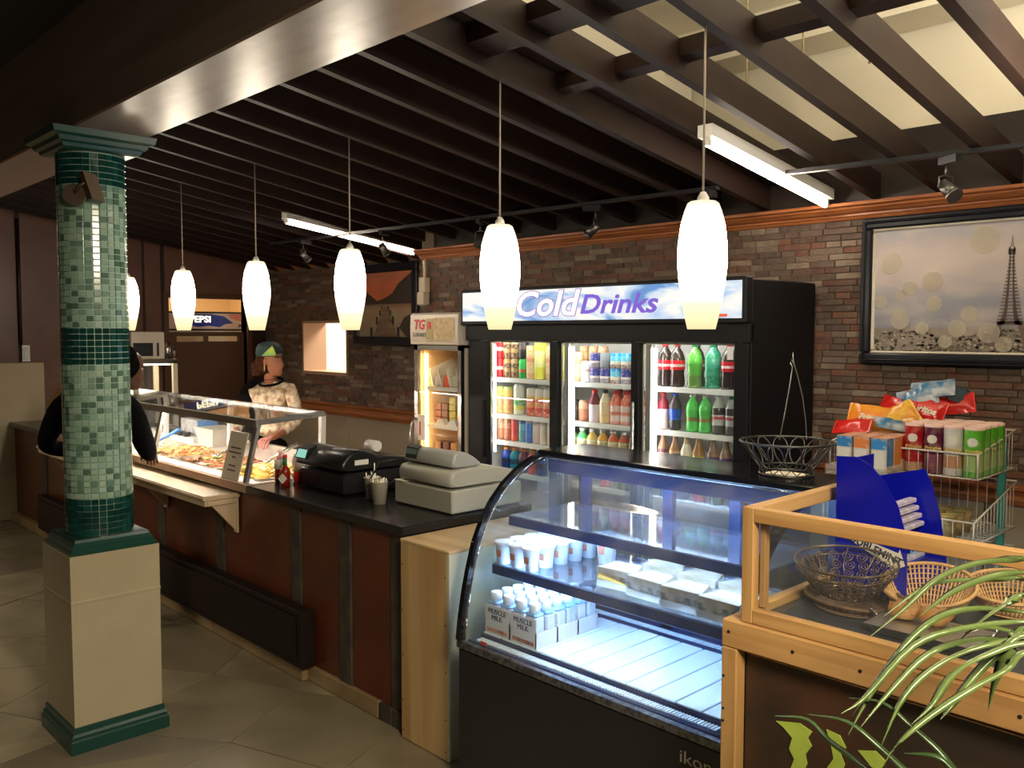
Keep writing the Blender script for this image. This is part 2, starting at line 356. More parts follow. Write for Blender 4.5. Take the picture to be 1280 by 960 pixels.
# wainscot panels below the rails
def wains(name, x0, x1, y, z1, step, label):
    base = MB().box(x0, x1, y - .006, y, .1, z1); w = struct(base, name, 'mortar', label); x = x0
    while x < x1 - .05:
        e = min(x + step, x1); MB().bbox(x + .003, e - .003, y - .022, y - .006, .1, z1, .003).build('panel', 'wains', w); x = e
mat('wains', (.36, .29, .2), .5)
wains('wall_wainscot_left', XB, XC - .02, YL, .88, .55, 'beige panelled lower wall under the left rail'); wains('wall_wainscot_right', -2.6, .8, YB, .96, .32, 'beige panelled lower wall under the right rail')
tr = MB().prism([(YL, .875), (YL - .05, .885), (YL - .065, .92), (YL - .05, .965), (YL - .085, .985), (YL - .085, 1.0), (YL, 1.0)], 'x', XB, XC); struct(tr, 'trim_1', 'orange_wood', 'varnished chair rail on the recessed wall')
tr = MB().prism([(YB, .955), (YB - .045, .965), (YB - .06, .99), (YB - .045, 1.02), (YB - .07, 1.035), (YB - .07, 1.048), (YB, 1.048)], 'x', XC, 1.2); struct(tr, 'trim_2', 'orange_wood', 'varnished chair rail on the brick wall')
def crown(y, zt, h): return [(y, zt - h), (y - .012, zt - h), (y - .02, zt - h * .8), (y - .03, zt - h * .78), (y - .03, zt - h * .66), (y - .045, zt - h * .6), (y - .06, zt - h * .42), (y - .066, zt - h * .4), (y - .07, zt - h * .28), (y - .088, zt - h * .2), (y - .092, zt - h * .02), (y - .085, zt), (y, zt)]
struct(MB().prism(crown(YB, 2.318, .075), 'x', XC, 1.4), 'trim_3', 'orange_wood', 'varnished crown moulding along the brick wall')
struct(MB().prism(crown(YL, 2.43, .075), 'x', XB, XC), 'trim_4', 'orange_wood', 'varnished crown moulding along the recessed wall')
# hatch lining and room behind
h = MB(); a, b, c, d = OP; h.box(a, a + .025, YL - .012, YL + .26, c, d).box(b - .025, b, YL - .012, YL + .26, c, d).box(a, b, YL - .012, YL + .26, c - .02, c + .012).box(a, b, YL - .012, YL + .26, d - .01, d + .012)
mat('hatch', (.46, .29, .19), .45); struct(h, 'window_1', 'hatch', 'wooden lined serving hatch in the recessed brick wall')
k = MB().box(-9, -5.2, 7.0, 7.06, 0, 2.9).box(-9, -8.94, 4.95, 7.0, 0, 2.9).box(-5.3, -5.2, 4.95, 7.0, 0, 2.9).box(-9, -5.2, 4.92, 7.0, 2.86, 2.92); mat('kitchen', (.82, .76, .64), .5)
struct(k, 'wall_kitchen', 'kitchen', 'bright cream kitchen walls behind the hatch')
# back wall, boarded brown, with a doorway
DY0, DY1, DZ = 3.66, 4.52, 2.05
bw = MB(); T = .12
for y0, y1, z0, z1 in ((-3, DY0, 0, 2.95), (DY1, YL + .1, 0, 2.7), (DY0, DY1, DZ, 2.7)): bw.box(XB - T, XB, y0, y1, z0, z1)
wall_b = struct(bw, 'wall_left', 'batten', 'brown boarded end wall with a doorway')
for y0, y1 in ((-3, -1.8), (-1.78, -.6), (-.58, 1.05), (1.07, 2.28), (2.315, 3.405), (3.43, 3.59)): MB().bbox(XB, XB + .014, y0, y1, .1, 2.93, .003).build('panel', 'brown_wall', wall_b)
MB().bbox(XB, XB + .014, 3.63, YL - .02, DZ + .05, 2.68, .003).build('panel', 'brown_wall', wall_b)
struct(MB().box(XB, XB + .03, -3, 2.0, 0, .10).box(XB, XB + .03, 2.5, 3.6, 0, .1), 'baseboard_left', 'batten', 'dark baseboard of the end wall')
d = MB(); d.box(XB - T, XB + .03, DY0 - .05, DY0, 0, DZ + .05).box(XB - T, XB + .03, DY1, DY1 + .05, 0, DZ + .05).box(XB - T, XB + .03, DY0, DY1, DZ, DZ + .05)
door = struct(d, 'door_1', 'door_brown', 'brown door frame with a cut-out topped brown door leaf')
lf = MB(); X0, X1 = XB - .07, XB - .03; lf.box(X0, X1, DY0 + .01, DY1 - .02, .02, 1.60).box(X0, X1, DY0 + .01, 3.76, 1.60, 1.655).box(X0, X1, 4.44, DY1 - .02, 1.60, 1.655).box(X0, X1, DY0 + .01, DY1 - .02, 1.655, 1.70).box(X0, X1, 4.06, 4.10, 1.60, 1.655)
lf.build('door_leaf', 'door_brown', door); MB().box(X1, X1 + .012, DY0 + .055, DY0 + .075, 1.42, 1.56).cyl((X1 + .03, DY0 + .065, 1.43), (X1 + .03, DY0 + .065, 1.55), .006).build('door_handle', 'chrome', door)
pr = MB().box(-11.6, -11.5, 2.8, 6, 0, 3).box(-11.5, XB - T, 5.6, 5.7, 0, 3).box(-11.5, XB - T, 2.9, 3.0, 0, 3).box(-11.5, XB - T, 3, 5.6, 2.9, 2.95); mat('pantry', (.75, .52, .28), .6)
struct(pr, 'wall_pantry', 'pantry', 'warm-lit room behind the doorway')
# half wall at the left end
hw = MB().bbox(XB + .015, -8.8, 1.2, 2.465, 0, 1.42, .006); mat('halfwall', (.56, .47, .31), .6, bump=(12, .15), noise=(4, .4, (.5, .41, .27)))
struct(hw, 'wall_half', 'halfwall', 'cream plastered half wall at the end of the counter')
# beam
bm_ = struct(MB().bbox(XB, 2, 1.165, 1.46, 2.5, 2.95, .006), 'beam', 'beam', 'large painted beam crossing above the tiled column')
# ceilings
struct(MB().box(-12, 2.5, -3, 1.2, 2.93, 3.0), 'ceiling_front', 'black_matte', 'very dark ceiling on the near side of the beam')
mat('edge_wood', (.35, .24, .1), .5)
fj = None
cl = MB().box(-3.0, 2.4, 1.3, YB + .1, 3.26, 3.32).box(-3.0, -2.9, 1.3, YB, 2.9, 3.28).box(2.3, 2.4, 1.3, YB, 2.4, 3.3); ceiling = struct(cl, 'ceiling', 'cream_roof', 'dark stained sloping joists under a raised cream ceiling')
# cream soffit steps of the raised ceiling
MB().box(-2.9, 2.3, 3.25, 3.31, 3.20, 3.26).build('soffit_strip', 'cream_roof', ceiling); MB().box(-2.9, 2.3, 3.9, 4.16, 3.08, 3.26).build('soffit_box', 'cream_roof', ceiling)
dk = MB()
def slab(mb, x0, x1, y0, y1, off, t):
    mb.hexa([(x0, y0, jz(x0, y0) + off), (x1, y0, jz(x1, y0) + off), (x1, y1, jz(x1, y1) + off), (x0, y1, jz(x0, y1) + off), (x0, y0, jz(x0, y0) + off + t), (x1, y0, jz(x1, y0) + off + t), (x1, y1, jz(x1, y1) + off + t), (x0, y1, jz(x0, y1) + off + t)])
slab(dk, XB, -2.32, 1.44, YB, .12, .02); slab(dk, XB, XC, YB, YL + .05, .12, .02); dk.build('roof_deck', 'joist', ceiling)
JX = [-.34, -.64, -.945, -1.245, -1.556, -1.85, -2.13, -2.427, -2.72, -3.01, -3.31, -3.64, -3.96, -4.29, -4.636, -4.97, -5.31, -5.648, -5.98, -6.31, -6.63, -6.96, -7.29, -7.62, -7.95, -8.28, -8.61]
for x in JX:
    y1 = YL if x < XC else YB + .02; m = MB(); slab(m, x - .02, x + .02, 1.455, y1, 0, .118); m.build('joist', 'joist', ceiling)
for k in range(7):
    for y in ((2.54, 2.60),) if k < 3 else ((2.54, 2.60), (2.08, 2.2)):
        m = MB(); slab(m, JX[k + 1] + .02, JX[k] - .02, y[0], y[1], .055, .06); m.build('blocking', 'joist', ceiling)
# thin hanger rods in the raised ceiling
for x, y in ((-1.37, 3.0), (-1.67, 3.1), (-.80, 3.3), (-1.97, 3.2), (-1.7, 2.55)): MB().cyl((x, y, jz(x, y) + .1), (x, y, 3.26), .004, n=5).build('hanger_rod', 'edge_wood', ceiling)

# ================================================================= COLUMN
CX, CY, CR = -3.89, 1.29, .129
colm = thing('column', 'column of green mosaic tiles on a square plastered pedestal', 'column', (CX, CY, 0))
def sq(mb, prof):
    vs = []; fs = []
    for r, z in prof: vs += [(CX - r, CY - r, z), (CX + r, CY - r, z), (CX + r, CY + r, z), (CX - r, CY + r, z)]
    for k in range(len(prof) - 1):
        for i in range(4): j = (i + 1) % 4; fs.append((k * 4 + i, k * 4 + j, k * 4 + 4 + j, k * 4 + 4 + i))
    n = len(prof); fs += [(3, 2, 1, 0), (n * 4 - 4, n * 4 - 3, n * 4 - 2, n * 4 - 1)]; mb._add(vs, fs); return mb
sq(MB(), [(.176, .02), (.178, .60), (.180, .612), (.178, .62), (.178, .80)]).build('pedestal', 'stucco', colm)
sq(MB(), [(.198, 0), (.198, .05), (.192, .056), (.192, .068), (.184, .078), (.184, .10), (.178, .102)]).build('base_moulding', 'green_paint', colm)
sq(MB(), [(.172, .80), (.172, .812), (.162, .822), (.162, .832), (.150, .846), (.146, .858)]).build('upper_moulding', 'green_paint', colm)
MB().lathe([(CR - .003, .858), (CR - .003, 2.46)], (CX, CY, 0), 40).build('shaft', 'tile_grout', colm)
sq(MB(), [(.132, 2.425), (.15, 2.432), (.155, 2.445), (.17, 2.452), (.175, 2.468), (.195, 2.476), (.2, 2.5)]).build('capital', 'green_paint', colm)
NT = 28; PZ = .0252; rows = 62; tl = []; tiles_l = MB(); tiles_d = MB()
view_a = atan2(-CY, -CX)
def tile_mesh(w_, h_):
    return MB().bbox(-.003, .003, -w_ / 2, w_ / 2, -h_ / 2, h_ / 2, .0014)
tw = 2 * pi * CR / NT - .003; th = PZ - .003
tml = tile_mesh(tw, th).build('mosaic_tile', 'tile_light', colm, world=False); tmd = tile_mesh(tw, th).build('mosaic_tile', 'tile_dark', colm, world=False)
cands = []
for r in range(rows):
    z = .872 + r * PZ
    for k in range(NT):
        a = 2 * pi * k / NT; dark = r < 6 or 28 <= r < 34 or r >= 57
        cands.append((abs((a - view_a + pi) % (2 * pi) - pi), r, a, z, dark))
near = sorted([c for c in cands if c[0] < .6], key=lambda c: abs(c[3] - 1.6))[:298]; ns = set(near); used = {True: False, False: False}
for c in cands:
    _, r, a, z, dark = c
    if c in ns:
        src = tmd if dark else tml
        if not used[dark]: o = src; used[dark] = True
        else: o = bpy.data.objects.new('mosaic_tile', src.data); COL.objects.link(o); o.parent = colm
        o.location = (CR * cos(a), CR * sin(a), z); o.rotation_euler = (0, 0, a)
    else:
        mb = tiles_d if dark else tiles_l; ca, sa = cos(a), sin(a); w_, h_ = tw / 2, th / 2
        def T_(u, v, w__): return (CX + (CR + u) * ca - v * sa, CY + (CR + u) * sa + v * ca, z + w__)
        mb.hexa([T_(-.003, -w_, -h_), T_(.003, -w_, -h_), T_(.003, w_, -h_), T_(-.003, w_, -h_), T_(-.003, -w_, h_), T_(.003, -w_, h_), T_(.003, w_, h_), T_(-.003, w_, h_)])
for o in (tiles_l.build('mosaic', 'tile_light', colm), tiles_d.build('mosaic', 'tile_dark', colm)): o['kind'] = 'stuff'
# spotlight clamped to the column
mat('bronze', (.17, .12, .08), .35, .7)
sp = thing('column_spotlight', 'bronze spotlight fixed high on the tiled column', 'spotlight', (-3.745, 1.24, 2.27))
MB().cyl((-3.77, 1.19, 2.245), (-3.745, 1.175, 2.245), .042, n=20).build('mount_plate', 'bronze', sp); MB().tube([(-3.75, 1.18, 2.25), (-3.72, 1.19, 2.28), (-3.70, 1.22, 2.295)], .008).build('arm', 'bronze', sp)
hd = MB(); hd.hexa([(-3.73, 1.22, 2.225), (-3.67, 1.22, 2.225), (-3.67, 1.27, 2.215), (-3.73, 1.27, 2.215), (-3.73, 1.19, 2.33), (-3.68, 1.19, 2.33), (-3.68, 1.24, 2.32), (-3.73, 1.24, 2.32)]); hd.build('lamp_head', 'bronze', sp)

# ================================================================= LIGHT FITTINGS
glow('tube_glow', (1, .84, .68), TUBE_E)
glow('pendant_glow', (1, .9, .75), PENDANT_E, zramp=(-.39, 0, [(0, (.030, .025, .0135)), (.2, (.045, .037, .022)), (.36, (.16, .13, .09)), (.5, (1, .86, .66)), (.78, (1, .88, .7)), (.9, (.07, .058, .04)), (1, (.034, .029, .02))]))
mat('cord_m', (.5, .42, .34), .5)
PX = [(-1.561, 2.302), (-2.427, 2.257), (-3.64, 2.393), (-4.636, 2.419), (-5.648, 2.428), (-6.63, 2.436)]
plab = ['white glass pendant lamp hanging nearest, in front of the drinks cooler right end', 'white glass pendant lamp hanging in front of the left end of the lit cooler sign', 'white glass pendant lamp in front of the pier picture', 'white glass pendant lamp to the right of the soda header in the doorway',
        'white glass pendant lamp in front of the doorway', 'white glass pendant lamp half hidden by the tiled column']
proto = None
for i, (x, yp) in enumerate(PX):
    zt = 2.10
    if proto is None:
        t = proto = thing('pendant_lamp', plab[i], 'lamp', (x, yp, zt), 'row of glass pendant lamps above the counter')
        prof = [(.043, -.39), (.050, -.36), (.060, -.31), (.070, -.25), (.0755, -.19), (.0745, -.13), (.067, -.07), (.057, -.03), (.048, -.006), (.040, 0)]
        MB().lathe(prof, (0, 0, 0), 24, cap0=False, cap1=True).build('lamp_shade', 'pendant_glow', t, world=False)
        MB().lathe([(.018, 0), (.018, .012), (.008, .03)], (0, 0, 0), 12).build('cap', 'white_paint', t, world=False)
        cord = MB().cyl((0, 0, 0), (0, 0, 1), .0035, n=6).build('cord', 'cord_m', t, world=False); cord.location = (0, 0, .03)
    else: t = copy_tree(proto); t.location = (x, yp, zt); t['label'] = plab[i]
    for ch in t.children:
        if ch.name.startswith('cord'): ch.scale = (1, 1, jz(x, yp) - zt - .029)
def tube_fix(x, y0, y1, z0, z1, label):
    t = thing('fluorescent_light', label, 'light', (x, (y0 + y1) / 2, (z0 + z1) / 2), 'fluorescent battens under the joists')
    def Z(y): return z0 + (z1 - z0) * (y - y0) / (y1 - y0)
    w_ = .035; m = MB().hexa([(x - w_, y0 - .02, Z(y0) + .022), (x + w_, y0 - .02, Z(y0) + .022), (x + w_, y1 + .02, Z(y1) + .022), (x - w_, y1 + .02, Z(y1) + .022), (x - w_, y0 - .02, Z(y0) + .07), (x + w_, y0 - .02, Z(y0) + .07), (x + w_, y1 + .02, Z(y1) + .07), (x - w_, y1 + .02, Z(y1) + .07)]); m.build('housing', 'white_paint', t)
    MB().cyl((x, y0, Z(y0)), (x, y1, Z(y1)), .0165, n=12).build('tube', 'tube_glow', t)
    for y in (y0, y1): MB().box(x - .016, x + .016, y - .012, y + .006, Z(y) - .012, Z(y) + .03).build('tube_holder', 'white_paint', t)
tube_fix(-2.05, 3.05, 4.05, 2.463, 2.318, 'glowing fluorescent tube ending over the brick wall above the cooler')
tube_fix(-5.92, 3.34, 4.52, 2.519, 2.362, 'glowing fluorescent tube above the pier picture')
mat('track_m', (.02, .02, .022), .4, .3)
def track(x0, x1, y0, y1, label):
    m = MB(); z0, z1 = jz(x0, y0) - .018, jz(x1, y1) - .018
    m.hexa([(x0, y0 - .016, z0), (x1, y1 - .016, z1), (x1, y1 + .016, z1), (x0, y0 + .016, z0), (x0, y0 - .016, z0 + .018), (x1, y1 - .016, z1 + .018), (x1, y1 + .016, z1 + .018), (x0, y0 + .016, z0 + .018)])
    return solo(m, 'light_track', 'track_m', label, 'track')
track(-7.0, -2.42, 3.78, 3.69, 'long black lighting track under the joists, above the counter'); track(-2.03, -.7, 3.62, 3.71, 'short black lighting track above the tower picture')
mat('spot_m', (.16, .15, .14), .3, .8)
def spot(x, y, label, tilt, proto=[None]):
    if proto[0] is None:
        t = thing('track_spotlight', label, 'spotlight', (0, 0, 0), 'small spotlights on the tracks')
        MB().box(-.05, .05, -.015, .015, -.03, 0).build('adapter', 'track_m', t, world=False)
        MB().cyl((.02, 0, -.03), (.02, 0, -.075), .005).tube([(.02, -.03, -.13), (.02, -.032, -.08), (.02, 0, -.07), (.02, .032, -.08), (.02, .03, -.13)], .0035).build('yoke', 'spot_m', t, world=False)
        MB().cyl((.035, 0, -.105), (-.025, 0, -.155), .024, .028, 14).cyl((-.025, 0, -.155), (-.035, 0, -.163), .032, n=14).build('lamp_head', 'spot_m', t, world=False); proto[0] = t
    else: t = copy_tree(proto[0]); t['label'] = label
    t.location = (x, y, jz(x, y) - .018); t.rotation_euler = (0, 0, tilt)
spot(-3.24, 3.71, 'small track spotlight above the brick wall, between the second and nearest pendants', .4); spot(-4.2, 3.73, 'small track spotlight behind the second pendant lamp cord', 2.2)
spot(-5.26, 3.75, 'small track spotlight in front of the far fluorescent tube', -1.2); spot(-2.46, 3.69, 'small track spotlight just left of the near fluorescent tube', -1.4)
spot(-1.34, 3.665, 'small track spotlight on the short right track', 2.6); spot(-6.38, 3.765, 'small track spotlight farthest left, beyond the glass food guard', -1.5)

# ================================================================= COUNTER
CZ = .89; CX1 = -2.92
ctr = thing('service_counter', 'long service counter clad in rusty red panels between slate strips', 'counter', (-5.8, 2.5, 0))
MB().box(-8.78, -2.945, 2.22, 2.9, .005, .845).build('carcass', 'dark_panel', ctr)
xs = [-3.0, -3.405, -3.845, -4.68, -5.5, -6.3, -7.1, -7.9]
for i, x in enumerate(xs): MB().bbox(x - .05, x + .05, 2.192, 2.22, .075, .845, .005).build('slate_strip', 'slate', ctr)
edges = [-8.78] + [v for x in reversed(xs) for v in (x - .05, x + .05)]
for i in range(0, len(edges) - 1, 2): MB().bbox(edges[i] + .002, edges[i + 1] - .002, 2.20, 2.22, .075, .845, .003).build('red_panel', 'red_panel', ctr)
lp = MB().bbox(-7.85, -3.66, 2.115, 2.19, .085, .365, .006); lp.bbox(-7.80, -3.71, 2.108, 2.116, .115, .335, .003); lp.build('lower_panel', 'dark_panel', ctr)
x = -8.78
for x1, mt in ((-7.2, 'kick'), (-6.0, 'kick'), (-4.7, 'kick'), (-3.72, 'kick'), (-3.13, 'kick'), (-3.03, 'slate'), (-2.945, 'slate')):
    MB().bbox(x + .002, x1 - .002, 2.180 - (.03 if x < -3.8 else 0), 2.22, .003, .078, .003).build('kick_board', mt, ctr); x = x1
wt = MB().bbox(-4.3, CX1, 2.16, 2.93, .848, CZ, .006)
solo(wt, 'worktop', 'worktop', 'black stone worktop carrying the two tills', 'worktop')
solo(MB().bbox(-8.8, -7.452, 2.16, 2.93, .848, CZ, .006), 'worktop', 'worktop', 'short black worktop at the far left end, beside the half wall', 'worktop')
sb = thing('steam_table', 'stainless steel hot food table let into the counter', 'food table', (-5.9, 2.5, .85))
MB().box(-7.45, -4.3, 2.16, 2.19, .848, .892).build('front_edge', 'hatch', sb)
dkk = MB(); wells = [(-4.85, -4.36), (-5.42, -4.93), (-5.99, -5.50), (-6.56, -6.07), (-7.13, -6.64)]
dkk.box(-7.45, -4.3, 2.19, 2.27, .85, .893).box(-7.45, -4.3, 2.62, 2.93, .85, .893).box(-7.45, -7.13, 2.27, 2.62, .85, .893)
for i, (a, b) in enumerate(wells):
    nx = wells[i - 1][0] if i else -4.3
    dkk.box(b, nx, 2.27, 2.62, .85, .893)
mat('deck_steel', (.78, .70, .64), .42, .35); dkk.build('deck', 'deck_steel', sb); MB().box(-7.45, -4.3, 2.93, 2.96, .85, .93).build('backsplash', 'steel', sb)
# food pans
mat('food_noodle', (.62, .42, .14), .5, var=[(.62, .42, .14), (.7, .5, .2), (.4, .2, .06), (.55, .12, .04)]); mat('food_stirfry', (.36, .13, .04), .45, var=[(.45, .16, .05), (.25, .08, .03), (.6, .35, .1), (.15, .2, .04), (.55, .12, .05)])
mat('food_pasta', (.8, .55, .12), .45, var=[(.85, .6, .12), (.8, .5, .1), (.85, .7, .3)]); mat('food_rice', (.8, .75, .65), .6, var=[(.8, .76, .66), (.72, .6, .4), (.85, .8, .72)])
mat('food_sauce', (.5, .28, .05), .15)
foods = [('food_pasta', 'yellow pasta heaped in the steel pan nearest the tills', 'pasta'), ('food_stirfry', 'reddish stir-fried meat in the pan behind the menu card', 'stir fry'), ('food_noodle', 'brown fried noodles in the pan left of the menu card', 'noodles'),
         ('food_rice', 'pale rice in the pan with the blue ladle', 'rice'), ('food_stirfry', 'dark stew in the pan farthest to the left', 'stew')]
for i, (a, b) in enumerate(wells):
    pt = thing('food_pan', ['steel pan of yellow pasta beside a half-empty sauce pan, nearest the tills', 'steel pan behind the menu card', 'steel pan left of the menu card, heaped with noodles', 'steel pan with a blue ladle in it', 'steel pan at the left end of the food table'][i], 'pan', ((a + b) / 2, 2.445, .86), 'steel food pans in the hot table')
    m = MB(); z0, z1 = .862, .903; m.box(a - .012, b + .012, 2.262, 2.274, z1 - .006, z1).box(a - .012, b + .012, 2.616, 2.628, z1 - .006, z1).box(a - .012, a + .002, 2.274, 2.616, z1 - .006, z1).box(b - .002, b + .012, 2.274, 2.616, z1 - .006, z1)
    m.build('rim', 'chrome', pt); MB().box(a + .003, b - .003, 2.275, 2.615, z0 - .008, z0).box(a + .003, a + .006, 2.275, 2.615, z0, z1 - .006).box(b - .006, b - .003, 2.275, 2.615, z0, z1 - .006).build('tray', 'steel', pt)
    rnd = random.Random(i); fm = MB(); fy0 = 2.40 if i == 0 else 2.29
    fm.blob(((a + b) / 2, (fy0 + 2.6) / 2, .87), (b - a) * .46, (2.6 - fy0) * .48, .045, 14, 8, .08, rnd)
    for q in range(260):
        px, py = rnd.uniform(a + .03, b - .03), rnd.uniform(fy0, 2.6); rr = 1 - ((px - (a + b) / 2) / (b - a) * 2) ** 2 * .7 - ((py - (fy0 + 2.6) / 2) / .18) ** 2 * .4
        zz = .88 + .045 * max(rr, 0); an = rnd.uniform(0, pi); l = rnd.uniform(.01, .026); r = rnd.uniform(.004, .008)
        fm.cyl((px - l * cos(an), py - l * sin(an), zz), (px + l * cos(an), py + l * sin(an), zz + rnd.uniform(-.006, .01)), r, r * .8, 5)
    solo(fm, foods[i][2].replace(' ', '_'), foods[i][0], foods[i][1], 'food', kind='stuff')
    if i == 0: solo(MB().box(a + .01, b - .01, 2.28, 2.385, .864, .878), 'sauce', 'food_sauce', 'orange sauce in the front of the pan nearest the tills', 'food')
mat('ladle_blue', (.05, .22, .75), .3)
def spoon(p0, p1, m_, label): solo(MB().tube([p0, p1], .008, 6, r1=.012).blob(p0, .03, .02, .01, 8, 5), 'serving_spoon', m_, label, 'spoon', group='serving spoons')
spoon((-6.15, 2.42, .925), (-5.93, 2.50, 1.03), 'ladle_blue', 'serving spoon with a blue handle'); spoon((-5.2, 2.42, .93), (-5.0, 2.55, 1.03), 'steel', 'steel serving spoon standing in the stir fry')
spoon((-4.7, 2.5, .94), (-4.62, 2.66, 1.04), 'steel', 'steel serving spoon standing in the yellow pasta')
# sneeze guard
gd = thing('sneeze_guard', 'steel-framed glass food guard over the hot food table', 'food guard', (-5.9, 2.45, .893))
GX0, GX1 = -7.3, -4.35; glass('guard_glass', (.93, .96, .95), haze=.05)
def bar(p, q, w_, h_, m_='steel', name='frame_bar'):
    p = Vector(p); q = Vector(q); d = (q - p).normalized(); s_ = d.cross(Vector((0, 0, 1))); s_ = s_.normalized() if s_.length > .01 else Vector((1, 0, 0)); u = s_.cross(d)
    o = []
    for c in (p, q):
        for a, b in ((-1, -1), (1, -1), (1, 1), (-1, 1)): o.append(c + s_ * (a * w_ / 2) + u * (b * h_ / 2))
    return MB().hexa([o[0], o[1], o[5], o[4], o[3], o[2], o[6], o[7]]).build(name, m_, gd)
bar((GX0, 2.27, 1.205), (GX1, 2.27, 1.205), .03, .04, 'steel_dull'); bar((GX0, 2.67, 1.235), (GX1, 2.67, 1.235), .025, .025)
for x in (GX0, GX1): bar((x, 2.27, 1.212), (x, 2.67, 1.237), .028, .028)
for x in (-4.36, -5.62, -7.0): bar((x, 2.195, .893), (x, 2.268, 1.19), .035, .02, 'steel_dull', 'post')
for x in (-4.36, -5.50, -6.55, -7.28): bar((x, 2.66, .893), (x, 2.67, 1.225), .03, .03, 'white_paint', 'post')
MB().hexa([(GX0, 2.28, 1.221), (GX1, 2.28, 1.221), (GX1, 2.66, 1.246), (GX0, 2.66, 1.246), (GX0, 2.28, 1.227), (GX1, 2.28, 1.227), (GX1, 2.66, 1.252), (GX0, 2.66, 1.252)]).build('top_glass', 'guard_glass', gd)
MB().hexa([(GX0, 2.20, .90), (GX1 - .03, 2.20, .90), (GX1 - .03, 2.204, .90), (GX0, 2.204, .90), (GX0, 2.262, 1.185), (GX1 - .03, 2.262, 1.185), (GX1 - .03, 2.266, 1.185), (GX0, 2.266, 1.185)]).build('front_glass', 'guard_glass', gd)
glow('heat_glow', (1, .84, .70), 60)
MB().box(-7.0, -4.5, 2.30, 2.335, 1.188, 1.205).build('lamp_housing', 'steel', gd); MB().box(-6.95, -4.55, 2.305, 2.33, 1.180, 1.188).build('heat_lamp', 'heat_glow', gd)
# menu card on the guard, box and tub behind it
mat('paper', (.80, .71, .58), .6); mat('ink', (.08, .03, .03), .6)
mc = thing('menu_card', 'cream menu card leaning on the guard glass beside its end post', 'card', (-4.56, 2.19, .9))
MB().hexa([(-4.62, 2.178, .893), (-4.42, 2.178, .893), (-4.42, 2.182, .893), (-4.62, 2.182, .893), (-4.62, 2.245, 1.15), (-4.42, 2.245, 1.15), (-4.42, 2.249, 1.15), (-4.62, 2.249, 1.15)]).build('card', 'paper', mc)
for k, zz in enumerate((1.06, 1.035, 1.01, .965, .94)):
    hw_ = (.06, .07, .02, .04, .045)[k]; yy = 2.178 + (zz - .893) * .26 - .0015; MB().box(-4.52 - hw_, -4.52 + hw_, yy, yy + .001, zz, zz + .007).build('print', 'ink', mc)
mat('photo_pink', (.62, .25, .16), .5, noise=(30, .9, (.12, .02, .02)))
mat('card_blue', (.08, .25, .6), .5); mat('card_grey', (.5, .5, .5), .5, noise=(25, .8, (.2, .22, .28)))
bx = thing('carton', 'blue and grey printed carton on the back ledge of the food table', 'box', (-6.38, 2.83, .893)); MB().box(-6.52, -6.24, 2.765, 2.925, .8935, 1.05).build('carton_box', 'card_grey', bx)
MB().box(-6.24, -6.235, 2.77, 2.92, .90, 1.045).build('carton_end', 'card_blue', bx); MB().box(-6.235, -6.232, 2.80, 2.89, .93, .98).build('sticker', 'white_paint', bx)
mat('tub_m', (.62, .58, .5), .35)
tb = thing('plastic_tub', 'white plastic tub behind the food pans', 'tub', (-5.95, 2.75, .893)); MB().hexa([(-6.07, 2.70, .895), (-5.85, 2.70, .895), (-5.85, 2.88, .895), (-6.07, 2.88, .895), (-6.10, 2.69, 1.01), (-5.82, 2.69, 1.01), (-5.82, 2.90, 1.01), (-6.10, 2.90, 1.01)]).build('tub_body', 'tub_m', tb); MB().box(-6.11, -5.81, 2.685, 2.905, 1.01, 1.02).build('lid', 'tub_m', tb)
for i in range(4): solo(MB().lathe([(.024, 0), (.030, .03), (.031, .032)], (-6.62 + .1 * i, 2.722, .93), 12), 'foil_cup', 'black', ['leftmost', 'second', 'third', 'rightmost'][i] + ' small dark cup in the row behind the rice', 'cup', group='small cups behind the food')
solo(MB().box(-7.2, -6.14, 2.69, 2.755, .8935, .93), 'cutting_board', 'white_paint', 'long white board behind the food pans', 'board')
# tray rail
tr_ = thing('tray_shelf', 'cream painted tray shelf bracketed to the counter front', 'shelf', (-5.9, 2.1, .8)); mat('shelf_paint', (.62, .47, .31), .35)
MB().bbox(-7.35, -4.43, 1.99, 2.2, .805, .832, .004).build('board', 'shelf_paint', tr_); MB().bbox(-7.35, -4.435, 1.998, 2.01, .775, .806, .003).bbox(-4.447, -4.435, 2.01, 2.19, .775, .806, .003).bbox(-7.35, -4.425, 1.984, 1.994, .812, .826, .002).build('moulding', 'shelf_paint', tr_)
for x in (-4.46, -5.4, -6.4, -7.3): MB().prism([(2.19, .80), (2.03, .79), (2.18, .62), (2.19, .62)], 'x', x - .01, x + .012).bbox(x - .02, x + .022, 2.178, 2.192, .61, .8, .003).build('bracket', 'shelf_paint', tr_)

